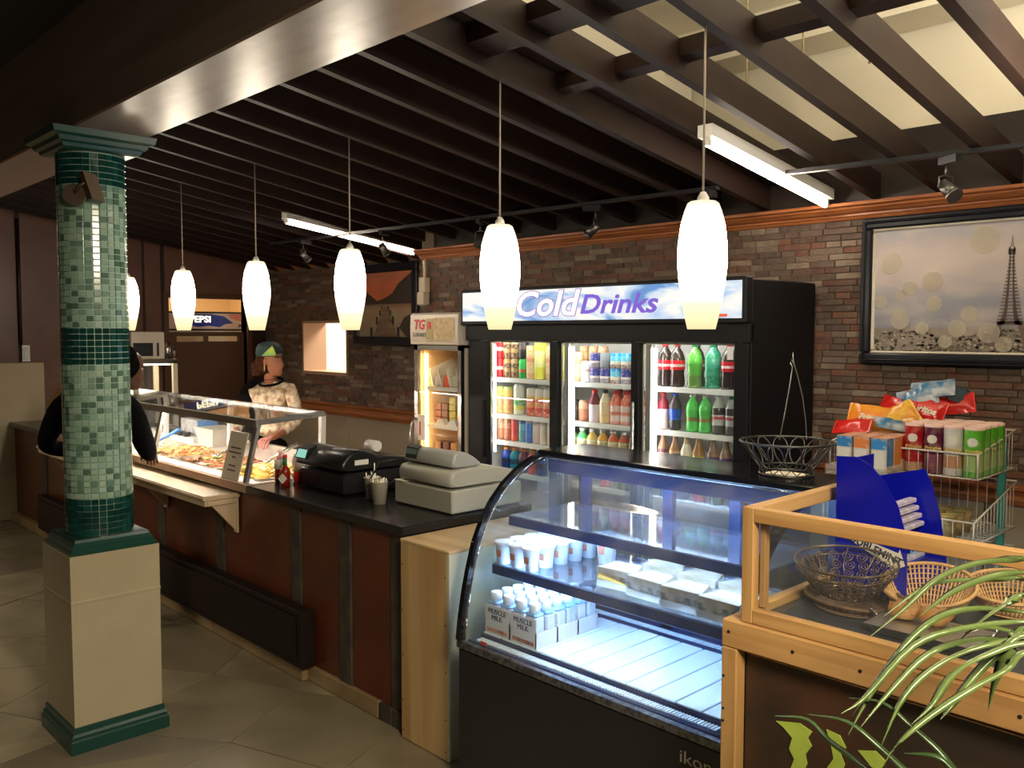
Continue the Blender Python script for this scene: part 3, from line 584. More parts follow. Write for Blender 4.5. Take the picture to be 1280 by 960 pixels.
# ================================================================= TILLS AND SMALL THINGS ON THE WORKTOP
mat('till_grey', (.36, .345, .28), .42, bump=(300, .03)); mat('till_grey2', (.33, .33, .30), .4); mat('till_dark', (.03, .035, .035), .25)
tl_ = thing('cash_register', 'grey cash register on its drawer at the end of the worktop', 'cash register', (-3.15, 2.68, CZ))
MB().bbox(-3.38, -2.955, 2.46, 2.89, CZ + .004, .998, .006).build('drawer', 'till_grey', tl_)
def loftx(sec, x0, x1, inset=.02):
    for _ in range(2): sec = [q for i, p in enumerate(sec) for r in [sec[(i + 1) % len(sec)]] for q in ((p[0] * .8 + r[0] * .2, p[1] * .8 + r[1] * .2), (p[0] * .2 + r[0] * .8, p[1] * .2 + r[1] * .8))]
    m = MB(); n = len(sec); cy = sum(p[0] for p in sec) / n; cz = sum(p[1] for p in sec) / n; vs = []
    for x, k in ((x0, inset), (x0 + inset, 0), (x1 - inset, 0), (x1, inset)):
        for y, z in sec: d = sqrt((y - cy) ** 2 + (z - cz) ** 2); vs.append((x, y + (cy - y) * k / d, z + (cz - z) * k / d))
    fs = [tuple(range(n)), tuple(range(4 * n - 1, 3 * n - 1, -1))]
    for r in range(3): fs += [(r * n + i, r * n + (i + 1) % n, (r + 1) * n + (i + 1) % n, (r + 1) * n + i) for i in range(n)]
    m._add(vs, fs); m.sm = [len(f) == 4 for f in m.f]; return m
loftx([(2.47, 1.004), (2.86, 1.004), (2.885, 1.03), (2.885, 1.05), (2.71, 1.085), (2.66, 1.09), (2.48, 1.085), (2.46, 1.06), (2.46, 1.03)], -3.36, -2.965, .018).build('case_lower', 'till_grey', tl_)
loftx([(2.48, 1.086), (2.68, 1.09), (2.62, 1.135), (2.57, 1.16), (2.52, 1.165), (2.5, 1.155)], -3.35, -2.985, .012).build('case_upper', 'till_grey2', tl_)
MB().hexa([(-3.33, 2.484, 1.11), (-3.245, 2.484, 1.11), (-3.245, 2.52, 1.11), (-3.33, 2.52, 1.11), (-3.33, 2.497, 1.16), (-3.245, 2.497, 1.16), (-3.245, 2.52, 1.172), (-3.33, 2.52, 1.172)]).build('customer_display', 'till_dark', tl_)
mat('lcd_dim', (.12, .16, .15), .3); MB().hexa([(-3.325, 2.486, 1.13), (-3.25, 2.486, 1.13), (-3.25, 2.49, 1.13), (-3.325, 2.49, 1.13), (-3.325, 2.494, 1.153), (-3.25, 2.494, 1.153), (-3.25, 2.5, 1.153), (-3.325, 2.5, 1.153)]).build('digits', 'lcd_dim', tl_)
MB().box(-3.37, -3.30, 2.452, 2.50, 1.0, 1.004).build('receipt', 'paper', tl_)
ps = thing('point_of_sale_till', 'black rounded till with a paper roll and lit green screen', 'cash register', (-3.85, 2.5, CZ)); mat('till_black', (.008, .0085, .0085), .3)
MB().bbox(-4.08, -3.66, 2.36, 2.80, CZ + .004, 1.0, .01).build('drawer', 'black', ps)
loftx([(2.34, 1.005), (2.80, 1.005), (2.82, 1.03), (2.80, 1.045), (2.58, 1.075), (2.50, 1.105), (2.44, 1.115), (2.38, 1.095), (2.34, 1.05)], -4.10, -3.66, .02).build('case_body', 'till_black', ps)
glow('lcd', (.42, .95, .75), .3); MB().hexa([(-4.085, 2.333, 1.045), (-3.965, 2.333, 1.045), (-3.965, 2.36, 1.045), (-4.085, 2.36, 1.045), (-4.085, 2.352, 1.10), (-3.965, 2.352, 1.10), (-3.965, 2.40, 1.118), (-4.085, 2.40, 1.118)]).build('screen_hood', 'till_black', ps)
MB().hexa([(-4.07, 2.330, 1.052), (-3.985, 2.330, 1.052), (-3.985, 2.335, 1.052), (-4.07, 2.335, 1.052), (-4.07, 2.349, 1.092), (-3.985, 2.349, 1.092), (-3.985, 2.353, 1.092), (-4.07, 2.353, 1.092)]).build('screen', 'lcd', ps)
MB().box(-3.662, -3.655, 2.42, 2.50, 1.04, 1.065).build('label_sticker', 'white_paint', ps); MB().cyl((-3.80, 2.60, 1.115), (-3.72, 2.60, 1.115), .028, n=18).build('paper_roll', 'white_paint', ps)
MB().tube([(-3.70, 2.75, .96), (-3.62, 2.6, .93), (-3.56, 2.48, .92), (-3.5, 2.40, .99), (-3.44, 2.42, 1.08), (-3.38, 2.52, 1.1)], .004).build('power_cord', 'black', ps)
mat('cup_m', (.40, .35, .26), .5); mat('straw_m', (.8, .76, .66), .5)
for i, (x, y, lab) in enumerate(((-3.52, 2.43, 'paper cup packed with white straws, beside the black till'), (-3.40, 2.385, 'paper cup of wrapped stirrers beside the grey cash register'))):
    c = thing('paper_cup', lab, 'cup', (x, y, CZ), 'paper cups between the tills'); MB().lathe([(.031, .001), (.041, .102), (.043, .104), (.043, .108)], (x, y, CZ), 20, cap1=False).lathe([(.0405, .1), (.030, .005)], (x, y, CZ), 20, cap0=False, cap1=False).build('cup_body', 'cup_m', c)
    rnd = random.Random(i + 4)
    for q in range(24 if i == 0 else 18):
        a = rnd.uniform(0, 2 * pi); r = .033 * sqrt(rnd.random()); l = rnd.uniform(.105, .135) if i == 0 else rnd.uniform(.10, .128)
        if i == 0 and q == 0: l = .175
        s = MB().cyl((x + r * .7 * cos(a), y + r * .7 * sin(a), CZ + .01), (x + r * 1.1 * cos(a), y + r * 1.1 * sin(a), CZ + l), .0032, n=5); solo(s, 'straw', 'straw_m', ('white straw bundled in the paper cup beside the black till', 'wrapped stirrer bundled in the paper cup beside the grey register')[i], 'straw', group=('straws in the left cup', 'stirrers in the right cup')[i])
# sauces
mat('tabasco', (.28, .015, .008), .15); mat('ketchup', (.5, .02, .01), .25); mat('green_cap', (.01, .16, .05), .35); mat('label_w', (.7, .65, .55), .5); mat('red_cap', (.6, .02, .02), .3)
hs = thing('hot_sauce_bottle', 'red hot sauce bottle with a green neck band and diamond label', 'sauce bottle', (-4.13, 2.30, CZ)); c = (-4.13, 2.30, CZ)
MB().lathe([(.026, .001), (.027, .075), (.024, .09), (.012, .108), (.010, .112)], c, 18).build('bottle', 'tabasco', hs); MB().lathe([(.012, .112), (.012, .15)], c, 14).build('neck_band', 'green_cap', hs); MB().lathe([(.0125, .15), (.0125, .168)], c, 14).build('cap', 'red_cap', hs)
MB().prism([(-4.13, CZ + .018), (-4.105, CZ + .045), (-4.13, CZ + .072), (-4.155, CZ + .045)], 'y', 2.270, 2.274).build('label', 'label_w', hs).rotation_euler = (0, 0, .6)
kb = thing('ketchup_bottle', 'squeeze bottle with white label, pink top and red lid, behind the hot sauce', 'sauce bottle', (-4.235, 2.33, CZ)); c = (-4.235, 2.33, CZ)
MB().lathe([(.03, .001), (.031, .08)], c, 18).build('bottle', 'tabasco', kb); MB().lathe([(.0315, .08), (.0315, .13)], c, 18).build('label', 'label_w', kb); mat('pinkcap', (.85, .3, .35), .4); MB().lathe([(.022, .13), (.010, .15), (.006, .175)], c, 14).build('cap', 'pinkcap', kb)
mat('jar_glass', (.5, .36, .26), .1, alpha=.55); jr = thing('glass_jar', 'clear glass jar with red relish left of the black till', 'jar', (-4.20, 2.43, CZ)); c = (-4.20, 2.43, CZ)
MB().lathe([(.04, .001), (.042, .06)], c, 18).build('relish', 'ketchup', jr); MB().lathe([(.043, .06), (.043, .12), (.036, .135), (.038, .15)], c, 18).build('jar_body', 'jar_glass', jr)

# plywood end cabinet
pc = thing('plywood_cabinet', 'plywood end cabinet between the counter and the glass case', 'cabinet', (-2.76, 2.45, 0))
MB().bbox(-2.916, -2.618, 2.15, 2.166, .004, .835, .002).build('front_board', 'ply_z', pc); MB().bbox(-2.918, -2.60, 2.148, 2.85, .835, .848, .002).build('top_board', 'ply_top', pc)
mat('side_white', (.55, .54, .42), .5); MB().box(-2.916, -2.604, 2.166, 2.84, .004, .835).build('carcass', 'side_white', pc); MB().bbox(-2.618, -2.602, 2.15, 2.166, .004, .835, .002).build('edge_strip', 'side_white', pc)
for z in (.04, .17, .36, .55, .74): 
    for x in (-2.905, -2.625): MB().cyl((x, 2.149, z), (x, 2.1515, z), .0035, n=8).build('screw', 'black', pc)

# ================================================================= CURVED GLASS CASE
X0, X1, YF, YR = -2.42, -1.28, 2.05, 2.74
gc = thing('display_case', 'black refrigerated display case with curved front glass', 'display case', ((X0 + X1) / 2, 2.4, 0))
glass('case_glass', (.93, .97, 1.0), haze=.075, streak=True); glass('shelf_glass', (.8, .9, .98), haze=.05, rough=.05, refl=1.6); glass('side_glass', (.94, .99, .97), haze=.025, streak=True)
glow('case_tube', (.50, .68, 1.0), CASE_E); mat('case_blue', (.018, .035, .11), .35); mat('deck_white', (.72, .82, .86), .3)
MB().bbox(X0 - .005, X1 + .005, YF - .005, YR, .05, .545, .006).build('base_panel', 'black', gc); MB().box(X0 + .03, X1 - .03, YF + .05, YR - .02, 0, .05).build('plinth', 'black_matte', gc)
mat('ledge', (.22, .22, .24), .3, .8, noise=(60, .8, (.05, .05, .06))); MB().bbox(X0 - .008, X1 + .008, YF - .012, YF + .015, .545, .572, .003).build('ledge', 'ledge', gc)
MB().bbox(X0 + .02, X1 - .02, YF + .02, YR - .02, .545, .575, .002).build('floor_pan', 'case_blue', gc)
curve = [(2.052, .572), (2.062, .65), (2.078, .74), (2.10, .83), (2.128, .92), (2.163, .99), (2.212, 1.06), (2.275, 1.12), (2.345, 1.165), (2.425, 1.20), (2.50, 1.217)]
cv = MB(); n = len(curve)
cv._add([(X0 + .012, y, z) for y, z in curve] + [(X1 - .012, y, z) for y, z in curve], [(i, i + 1, n + i + 1, n + i) for i in range(n - 1)], True); cv.build('front_glass', 'case_glass', gc, fix=False)
for x, s in ((X0, 1), (X1, -1)):
    fr = MB()
    for i in range(n - 1):
        (ya, za), (yb, zb) = curve[i], curve[i + 1]; da = Vector((yb - ya, zb - za)).normalized(); nx_, nz_ = -da.y * .014, da.x * .014
        fr.hexa([(x - .011, ya + nx_, za + nz_), (x + .011, ya + nx_, za + nz_), (x + .011, yb + nx_, zb + nz_), (x - .011, yb + nx_, zb + nz_), (x - .011, ya - nx_ * 1.0, za - nz_), (x + .011, ya - nx_, za - nz_), (x + .011, yb - nx_, zb - nz_), (x - .011, yb - nx_, zb - nz_)])
    fr.build('side_frame', 'black_gloss', gc)
    mt2 = MB()
    for i in range(n - 1):
        (ya, za), (yb, zb) = curve[i], curve[i + 1]; mt2.cyl((x + s * .013, ya + .012, za), (x + s * .013, yb + .012, zb), .003, n=5)
    mt2.build('chrome_strip', 'chrome', gc)
    MB().prism([(YR - .01, .572), (YF + .02, .572)] + [(y + .012, z) for y, z in curve[1:]] + [(YR - .01, 1.217)], 'x', x + s * .002, x + s * .006).build('side_glass', 'side_glass', gc)
    MB().box(x - .01, x + .01, YR - .03, YR, .56, 1.22).build('rear_post', 'black', gc)
MB().bbox(X0 - .012, X1 + .012, 2.465, YR + .005, 1.212, 1.236, .004).build('top_cap', 'black_gloss', gc); MB().cyl((X0 + .01, 2.478, 1.208), (X1 - .01, 2.478, 1.208), .0045, n=6).build('glass_edge', 'chrome', gc)
MB().bbox(X0 + .02, X1 - .02, 2.492, 2.502, 1.150, 1.212, .002).bbox(X0 + .02, X1 - .02, 2.502, 2.60, 1.204, 1.212, .002).build('lamp_housing', 'case_blue', gc); MB().cyl((X0 + .06, 2.535, 1.188), (X1 - .06, 2.535, 1.188), .012, n=10).build('lamp_tube', 'case_tube', gc)
for z, yf in ((1.0, 2.275), (.83, 2.19)):
    MB().bbox(X0 + .025, X1 - .025, yf, 2.66, z, z + .008, .002).build('glass_shelf', 'shelf_glass', gc)
    MB().bbox(X0 + .03, X1 - .03, yf - .008, yf + .012, z - .03, z + .006, .002).build('price_rail', 'case_blue', gc)
    MB().cyl((X0 + .06, yf + .03, z - .022), (X1 - .06, yf + .03, z - .022), .0065, n=8).build('shelf_tube', 'case_tube', gc); MB().box(X0 + .03, X1 - .03, 2.63, 2.66, z - .02, z).build('shelf_bar', 'case_blue', gc)
    for x in (X0 + .035, X1 - .035): MB().prism([(2.66, z), (yf + .02, z), (yf + .02, z - .012), (2.66, z - .05)], 'x', x - .003, x + .003).build('shelf_bracket', 'case_blue', gc)
dp = 11; wdk = (X1 - X0 - .09) / dp
for i in range(dp): MB().bbox(X0 + .045 + i * wdk + .003, X0 + .045 + (i + 1) * wdk - .003, YF + .075, 2.56, .590, .598, .002).build('deck_panel', 'deck_white', gc)
MB().box(X0 + .04, X1 - .04, YF + .07, 2.57, .575, .589).build('deck_base', 'case_blue', gc)
vt = MB(); 
for i in range(90):
    x = X0 + .06 + i * (X1 - X0 - .12) / 90
    vt.box(x, x + .006, YF + .03, YF + .06, .576, .582); vt.box(x, x + .006, 2.585, 2.61, .60, .606)
o = vt.build('vent_grille', 'deck_white', gc); o['kind'] = 'stuff'
bk = MB()
for x in (X0 + .01, -1.99, -1.70, -1.62, X1 - .05): bk.box(x, x + .045, YR - .045, YR - .02, .575, 1.21)
bk.box(X0, X1, YR - .045, YR - .02, 1.16, 1.212).box(X0, X1, YR - .045, YR - .02, .575, .64); bk.build('rear_door_frame', 'case_blue', gc)
for a, b in ((X0 + .05, -1.99), (-1.945, -1.70), (-1.66, X1 - .05)): MB().box(a, b, YR - .036, YR - .031, .64, 1.16).build('rear_glass', 'side_glass', gc)
text('ikon', .052, 'white_paint', gc, (-1.385, YF - .0065, .487), ROT_F, sx=1.25); MB().box(X0 + .10, X0 + .13, YF + .012, YF + .016, .578, .59).build('red_tag', 'red_cap', gc)
# protein milk cartons in trays on the deck
mat('mm_white', (.55, .6, .66), .4, noise=(20, .5, (.35, .38, .42))); mat('mm_cap', (.8, .86, .9), .35); mat('tray_board', (.62, .62, .6), .5); mat('dk_ink', (.03, .035, .08), .5); mat('mm_blue', (.2, .42, .7), .4)
mmp = None; rnd = random.Random(2)
for c_ in range(6):
    for r_ in range(4):
        x = -2.335 + r_ * .066; y = 2.155 + c_ * .055
        if mmp is None:
            t = mmp = thing('milk_bottle', '', 'bottle', (x, y, .600)); MB().bbox(-.028, .028, -.023, .023, 0, .105, .006).build('carton_body', 'mm_white', t, world=False); MB().bbox(-.0285, .0285, -.0235, .0235, .105, .118, .008).build('shoulder', 'mm_blue', t, world=False); MB().lathe([(.021, .118), (.021, .146), (.019, .150)], (0, 0, 0), 12).build('cap', 'mm_cap', t, world=False)
        else: t = copy_tree(mmp); t.location = (x, y, .600)
        t['label'] = f'white capped protein milk bottle, {ordn(r_)} from the left in the {ordn(c_)} row of the trays'; t['group'] = 'protein milk bottles on the case floor'
for k in range(3):
    y0 = 2.128 + k * .11; t = thing('bottle_tray', ['front cardboard tray of protein milk lettered in dark capitals', 'middle cardboard tray of protein milk', 'rear cardboard tray of protein milk'][k], 'tray', (-2.236, y0 + .055, .599), 'cardboard milk trays')
    for x0_, x1_ in ((-2.368, -2.238), (-2.234, -2.104)):
        m = MB().box(x0_, x1_, y0, y0 + .003, .599, .70).box(x0_, x1_, y0 + .105, y0 + .108, .599, .66)
        m.box(x1_ - .003, x1_, y0, y0 + .108, .599, .655).box(x0_, x0_ + .003, y0, y0 + .108, .599, .655); m.build('tray_wall', 'tray_board', t)
        if k == 0: text('MUSCLE', .026, 'dk_ink', t, ((x0_ + x1_) / 2, y0 - .001, .683), ROT_F); text('MILK', .026, 'dk_ink', t, ((x0_ + x1_) / 2, y0 - .001, .66), ROT_F)
        if k == 0: MB().box(x0_ + .012, x1_ - .012, y0 - .0008, y0, .606, .62).build('red_print', 'photo_pink', t)
# yogurt cups on the lower shelf
mat('cup_white', (.72, .76, .78), .4); yp = None
for c_ in range(5):
    for r_ in range(3):
        x = -2.372 + r_ * .073 + c_ * .004 + .004; y = 2.222 + c_ * .074; red = r_ < 2
        if yp is None:
            t = yp = thing('yogurt_cup', '', 'cup', (x, y, .8385)); MB().lathe([(.025, 0), (.031, .072), (.0355, .075), (.0355, .081), (.033, .083)], (0, 0, 0), 18).build('cup_body', 'cup_white', t, world=False); MB().lathe([(.0285, .028), (.0305, .052)], (0, 0, 0), 6, False, False, a0=-1.95, a1=-1.1).build('fruit_print', 'photo_pink', t, world=False)
        else: t = copy_tree(yp); t.location = (x, y, .8385)
        if r_ == 2: [setattr(ch, 'scale', (1.0, 1.0, 1.0)) for ch in t.children]
        t['label'] = f'white yogurt cup on the lower glass shelf, {ordn(r_)} from the left in the {ordn(c_)} row'; t['group'] = 'yogurt cups in the display case'
t = copy_tree(yp); t.location = (-2.10, 2.50, .8385); t.scale = (1.25, 1.25, 1.35); t['label'] = 'larger white yogurt tub at the right of the cups on the lower glass shelf'
# wrapped sandwiches on the lower shelf
mat('bread', (.36, .29, .16), .35, noise=(14, .8, (.6, .55, .42)), bump=(20, .5)); mat('filling', (.16, .14, .08), .5, noise=(40, .9, (.42, .38, .26))); mat('cheese', (.85, .55, .12), .4); mat('wrap', (.7, .72, .7), .12, alpha=.14, bump=(25, .7))
sw = [(-1.86, 2.30, .1), (-1.72, 2.28, -.05), (-1.575, 2.27, .04), (-1.43, 2.26, -.03), (-1.78, 2.44, .2), (-1.62, 2.42, 0), (-1.46, 2.42, -.1), (-1.35, 2.36, .1)]
for i, (x, y, a) in enumerate(sw):
    z = .8385; t = thing('sandwich', ['wrapped sandwich with a yellow cheese edge, leftmost in the case', 'wrapped sandwich second from the left in front', 'wrapped sandwich third from the left in front', 'wrapped sandwich fourth from the left in front', 'wrapped sandwich behind the leftmost one', 'wrapped sandwich in the middle of the back row', 'wrapped sandwich third in the back row', 'wrapped sandwich at the right end by the wooden frame'][i], 'sandwich', (x, y, z), 'wrapped sandwiches', a)
    def tri(z0, z1, k): return MB().prism([(-.075 * k, -.045 * k), (.075 * k, -.045 * k), (.04 * k, .06 * k), (-.06 * k, .06 * k)], 'z', z0, z1)
    m = tri(.0, .022, 1); m.build('bread_slice', 'bread', t, world=False); tri(.022, .045, .95).build('filling', 'filling', t, world=False); tri(.045, .066, .98).build('bread_slice', 'bread', t, world=False)
    if i == 0: MB().hexa([(-.07, -.052, .03), (.06, -.052, .02), (.06, -.044, .02), (-.07, -.044, .03), (-.065, -.052, .045), (.06, -.052, .024), (.06, -.044, .024), (-.065, -.044, .045)]).build('cheese', 'cheese', t, world=False)
    tri(-.0005, .07, 1.05).build('wrapping', 'wrap', t, world=False)

# wire fruit basket on the case
mat('wire_dark', (.10, .10, .10), .35, .8); mat('wire_silver', (.45, .42, .38), .3, .9)
def ring(c, r, z, rr, n=36, sy=1): return MB().tube([(c[0] + r * cos(2 * pi * i / n), c[1] + r * sy * sin(2 * pi * i / n), z) for i in range(n)], rr, 6, True)
wb = thing('wire_basket', 'round dark wire basket with looped sides and a tall hook on the glass case', 'basket', (-1.44, 2.62, 1.236)); c = (-1.44, 2.62)
ring(c, .148, 1.345, .004).build('rim', 'wire_dark', wb); ring(c, .085, 1.241, .004).build('base_ring', 'wire_dark', wb); ring(c, .083, 1.262, .003).build('middle_ring', 'wire_dark', wb)
for k in range(14):
    a = 2 * pi * k / 14; da = 2 * pi / 14 * .55; pts = []
    for i in range(17): t_ = 2 * pi * i / 16; aa = a + da * sin(t_) * .8; hh = .5 - .5 * cos(t_); r = .088 + .058 * hh; pts.append((c[0] + r * cos(aa), c[1] + r * sin(aa), 1.262 + .082 * hh))
    MB().tube(pts, .0022, 5).build('wire_loop', 'wire_dark', wb)
zz = MB().tube([(c[0] + .085 * cos(2 * pi * i / 28), c[1] + .085 * sin(2 * pi * i / 28), 1.243 if i % 2 else 1.262) for i in range(28)], .0022, 5, True).build('zigzag_foot', 'wire_dark', wb)
hk = lambda o, z: (c[0] + .69 * o, c[1] + .72 * o, z)
MB().tube([hk(-.025, 1.35), hk(-.012, 1.42), hk(.004, 1.52), hk(.013, 1.59), hk(.006, 1.60), hk(.009, 1.615), hk(.015, 1.60), hk(.013, 1.635), hk(.017, 1.60), hk(.03, 1.56), hk(.048, 1.49), hk(.06, 1.41), hk(.064, 1.35)], .002, 5).build('hook_wire', 'wire_silver', wb)
solo(MB().box(-1.50, -1.38, 2.58, 2.66, 1.2365, 1.24), 'price_card', 'paper', 'small card lying inside the wire basket on the glass case', 'card')

# ================================================================= BIG DRINKS COOLER
A0, A1, YC0, YC1 = -4.08, -2.125, 3.53, 4.12
dc = thing('drinks_cooler', 'big black three-door drinks cooler with a lit blue and white sign', 'cooler', ((A0 + A1) / 2, 3.8, 0))
mat('cooler_black', (.006, .006, .007), .5, spec=.25); mat('cooler_white', (.82, .82, .80), .35); glow('cooler_tube', (1, .97, .92), COOLER_E)
MB().bbox(A1 - .05, A1, YC0, YC1, .03, 1.945, .006).build('side_panel', 'cooler_black', dc); MB().bbox(A0, A0 + .05, YC0, YC1, .03, 1.945, .006).build('side_panel', 'cooler_black', dc)
MB().box(A0 + .05, A1 - .05, YC1 - .03, YC1, .03, 1.94).box(A0 + .05, A1 - .05, YC0, YC1 - .03, 1.70, 1.945).box(A0 + .05, A1 - .05, YC0, YC1 - .03, .03, .30).build('cabinet', 'cooler_black', dc)
MB().box(A0 + .052, A0 + .058, YC0 + .06, YC1 - .04, .3, 1.7).box(A1 - .058, A1 - .052, YC0 + .06, YC1 - .04, .3, 1.7).box(A0 + .052, A1 - .052, YC1 - .045, YC1 - .032, .3, 1.7).box(A0 + .052, A1 - .052, YC0 + .06, YC1 - .04, 1.69, 1.698).box(A0 + .052, A1 - .052, YC0 + .06, YC1 - .04, .302, .31).build('liner', 'cooler_white', dc)
dr = [(-3.97, -3.345), (-3.345, -2.775), (-2.775, -2.16)]; fx = [(-4.03, -3.893), (-3.374, -3.313), (-2.802, -2.752), (-2.203, -2.13)]
fm = MB()
for a, b in fx: fm.bbox(a, b, YC0 - .018, YC0 + .02, .421, 1.651, .003)
fm.build('door_stile', 'cooler_black', dc); MB().bbox(A0, A1, YC0 - .02, YC0 + .02, 1.652, 1.745, .004).build('door_head', 'cooler_black', dc); MB().bbox(A0, A1, YC0 - .03, YC0 + .02, .10, .42, .004).build('kick_grille', 'cooler_black', dc)
glass('door_glass', (.97, .99, .98), haze=.006, rough=.01)
for i in range(3):
    d = MB().box(fx[i][1], fx[i + 1][0], YC0 + .002, YC0 + .007, .42, 1.652).build('glass_door', 'door_glass', dc)
    x0 = fx[i][1]
    MB().box(x0, x0 + .008, YC0 + .008, YC0 + .02, .42, 1.652).box(x0, fx[i + 1][0], YC0 + .008, YC0 + .02, 1.64, 1.652).build('door_trim', 'steel', d)
    if i: MB().box(x0 + .012, x0 + .045, YC0 + .025, YC0 + .05, .42, 1.66).build('shelf_post', 'steel_dull', d)
    MB().cyl((x0 + .06 - (.055 if i == 0 else 0), YC0 + .045, .98), (x0 + .06 - (.055 if i == 0 else 0), YC0 + .045, 1.62), .007, n=8).build('lamp_tube', 'cooler_tube', d)
MB().cyl((A0 + .1, YC0 + .05, 1.676), (A1 - .1, YC0 + .05, 1.676), .009, n=8).build('lamp_tube', 'cooler_tube', dc)  # unseen tube added behind the door head to brighten the top shelf
MB().bbox(-3.915, -3.898, YC0 - .045, YC0 - .022, .95, 1.30, .004).build('door_handle', 'cooler_black', dc); MB().bbox(-2.785, -2.768, YC0 - .045, YC0 - .022, .95, 1.35, .004).build('door_handle', 'steel', dc)
mat('sticker', (.7, .7, .7), .4); MB().box(-2.235, -2.205, YC0 - .024, YC0 - .0205, 1.575, 1.635).build('sticker', 'sticker', dc)
SH = [1.425, 1.206, 1.045, .86, .66, .46]
for z in SH:
    s = MB().box(A0 + .06, A1 - .06, YC0 + .075, YC0 + .083, z - .024, z + .002); 
    s.box(A0 + .06, A1 - .06, YC1 - .06, YC1 - .05, z - .01, z); s.build('shelf_rail', 'cooler_white', dc)
    g = MB().box(A0 + .06, A1 - .06, YC0 + .083, YC1 - .06, z - .005, z - .001); g.build('shelf', 'cooler_white', dc)
# sign box
MB().bbox(A0 - .005, A1 + .004, 3.475, 3.53, 1.743, 1.953, .006).build('sign_box', 'cooler_black', dc)
mat('warm_w', (.75, .68, .52), .4)
def sign_mat():
    m = bpy.data.materials.new('sign_face'); m.use_nodes = True; nt = m.node_tree; nt.nodes.remove(nt.nodes['Principled BSDF']); L = nt.links.new
    e = _n(nt, 'ShaderNodeEmission'); e.inputs[1].default_value = SIGN_E; tc = _n(nt, 'ShaderNodeTexCoord'); mp = _n(nt, 'ShaderNodeMapping'); mp.inputs['Scale'].default_value = (2.2, 1, 7)
    no = _n(nt, 'ShaderNodeTexNoise'); no.inputs['Scale'].default_value = 1.1; no.inputs['Detail'].default_value = 3; no.inputs['Distortion'].default_value = 1.0
    L(tc.outputs['Object'], mp.inputs[0]); L(mp.outputs[0], no.inputs[0]); cr = _n(nt, 'ShaderNodeValToRGB'); el = cr.color_ramp.elements
    el[0].position = .34; el[0].color = (.16, .32, .62, 1); el[1].position = .56; el[1].color = (.95, .93, .86, 1); a = el.new(.45); a.color = (.52, .66, .86, 1)
    L(no.outputs[0], cr.inputs[0]); L(cr.outputs[0], e.inputs[0]); L(e.outputs[0], nt.nodes['Material Output'].inputs[0]); M['sign_face'] = m
sign_mat(); MB().box(A0 + .018, A1 - .018, 3.470, 3.4755, 1.765, 1.935).build('sign_face', 'sign_face', dc)
glow('purple', (.16, .09, .42), .7); glow('outline_p', (.30, .17, .42), .6); glow('sign_white', (.98, .96, .95), .52); glow('sign_red', (.8, .12, .03), .5)
text('Cold', .19, 'outline_p', dc, (-3.375, 3.4688, 1.850), ROT_F, shear=.25, offset=.0085, sx=1.25); text('Cold', .19, 'sign_white', dc, (-3.375, 3.4672, 1.850), ROT_F, shear=.25, offset=.004, sx=1.25)
text('Drinks', .14, 'purple', dc, (-2.865, 3.4688, 1.842), ROT_F, shear=.25, offset=.003, sx=1.32); MB().box(-2.30, -2.215, 3.469, 3.4702, 1.772, 1.785).build('sign_stripe', 'sign_red', dc)

# ------------------------------------------------ products
PM = {}; KS = {'soda bottle': .87, 'juice bottle': .84, 'tea bottle': .96, 'sports bottle': .86, 'big bottle': .93, 'glass bottle': .97}
PROF = {
 'can': ([(.027, 0), (.031, .006), (.031, .104), (.026, .112), (.026, .115)], None),
 'tall can': ([(.027, 0), (.031, .006), (.031, .150), (.026, .160), (.026, .163)], None),
 'slim can': ([(.024, 0), (.027, .006), (.027, .125), (.022, .133), (.022, .136)], None),
 'short can': ([(.033, 0), (.034, .004), (.034, .075), (.033, .08)], None),
 'sports bottle': ([(.030, 0), (.033, .008), (.031, .06), (.034, .10), (.030, .125), (.017, .14), (.017, .145)], (.0185, .145, .168)),
 'juice bottle': ([(.028, 0), (.031, .006), (.031, .075), (.028, .09), (.015, .115), (.014, .125)], (.0165, .125, .148)),
 'tea bottle': ([(.030, 0), (.033, .006), (.033, .115), (.028, .135), (.015, .16), (.014, .168)], (.0165, .168, .188)),
 'soda bottle': ([(.028, 0), (.033, .012), (.031, .05), (.029, .075), (.033, .10), (.033, .14), (.026, .165), (.012, .19), (.012, .197)], (.0145, .197, .214)),
 'big bottle': ([(.034, 0), (.038, .012), (.037, .05), (.034, .075), (.038, .10), (.038, .155), (.030, .185), (.014, .21), (.013, .218)], (.016, .218, .236)),
 'glass bottle': ([(.029, 0), (.030, .006), (.030, .065), (.022, .085), (.013, .115), (.012, .145)], (.0145, .145, .158)),
 'tumbler bottle': ([(.029, 0), (.031, .01), (.031, .18), (.028, .19), (.028, .195)], None)}
mat('lid_steel', (.6, .6, .6), .3, .8)
def prod(kind, m_, cap, loc, label, group, scale=1, cat=None):
    key = (kind, m_, cap)
    if key not in PM:
        prof, cp = PROF[kind]; mb = MB().lathe(prof, (0, 0, 0), 14, cap1=False); mb.cm = 1
        if cp: mb.lathe([(cp[0], cp[1]), (cp[0], cp[2])], (0, 0, 0), 12)
        else: mb.lathe([(prof[-1][0], prof[-1][1] - .001), (.001, prof[-1][1] - .004)], (0, 0, 0), 12, cap0=False)
        o = mb.build(kind.replace(' ', '_'), [m_, cap or 'lid_steel'], world=False); PM[key] = o
    else: o = PM[key].copy(); COL.objects.link(o)
    zs = scale * KS.get(kind, 1); o.location = loc; o.scale = (scale, scale, zs); return tag(o, label, cat or ('can' if 'can' in kind else 'bottle'), group)
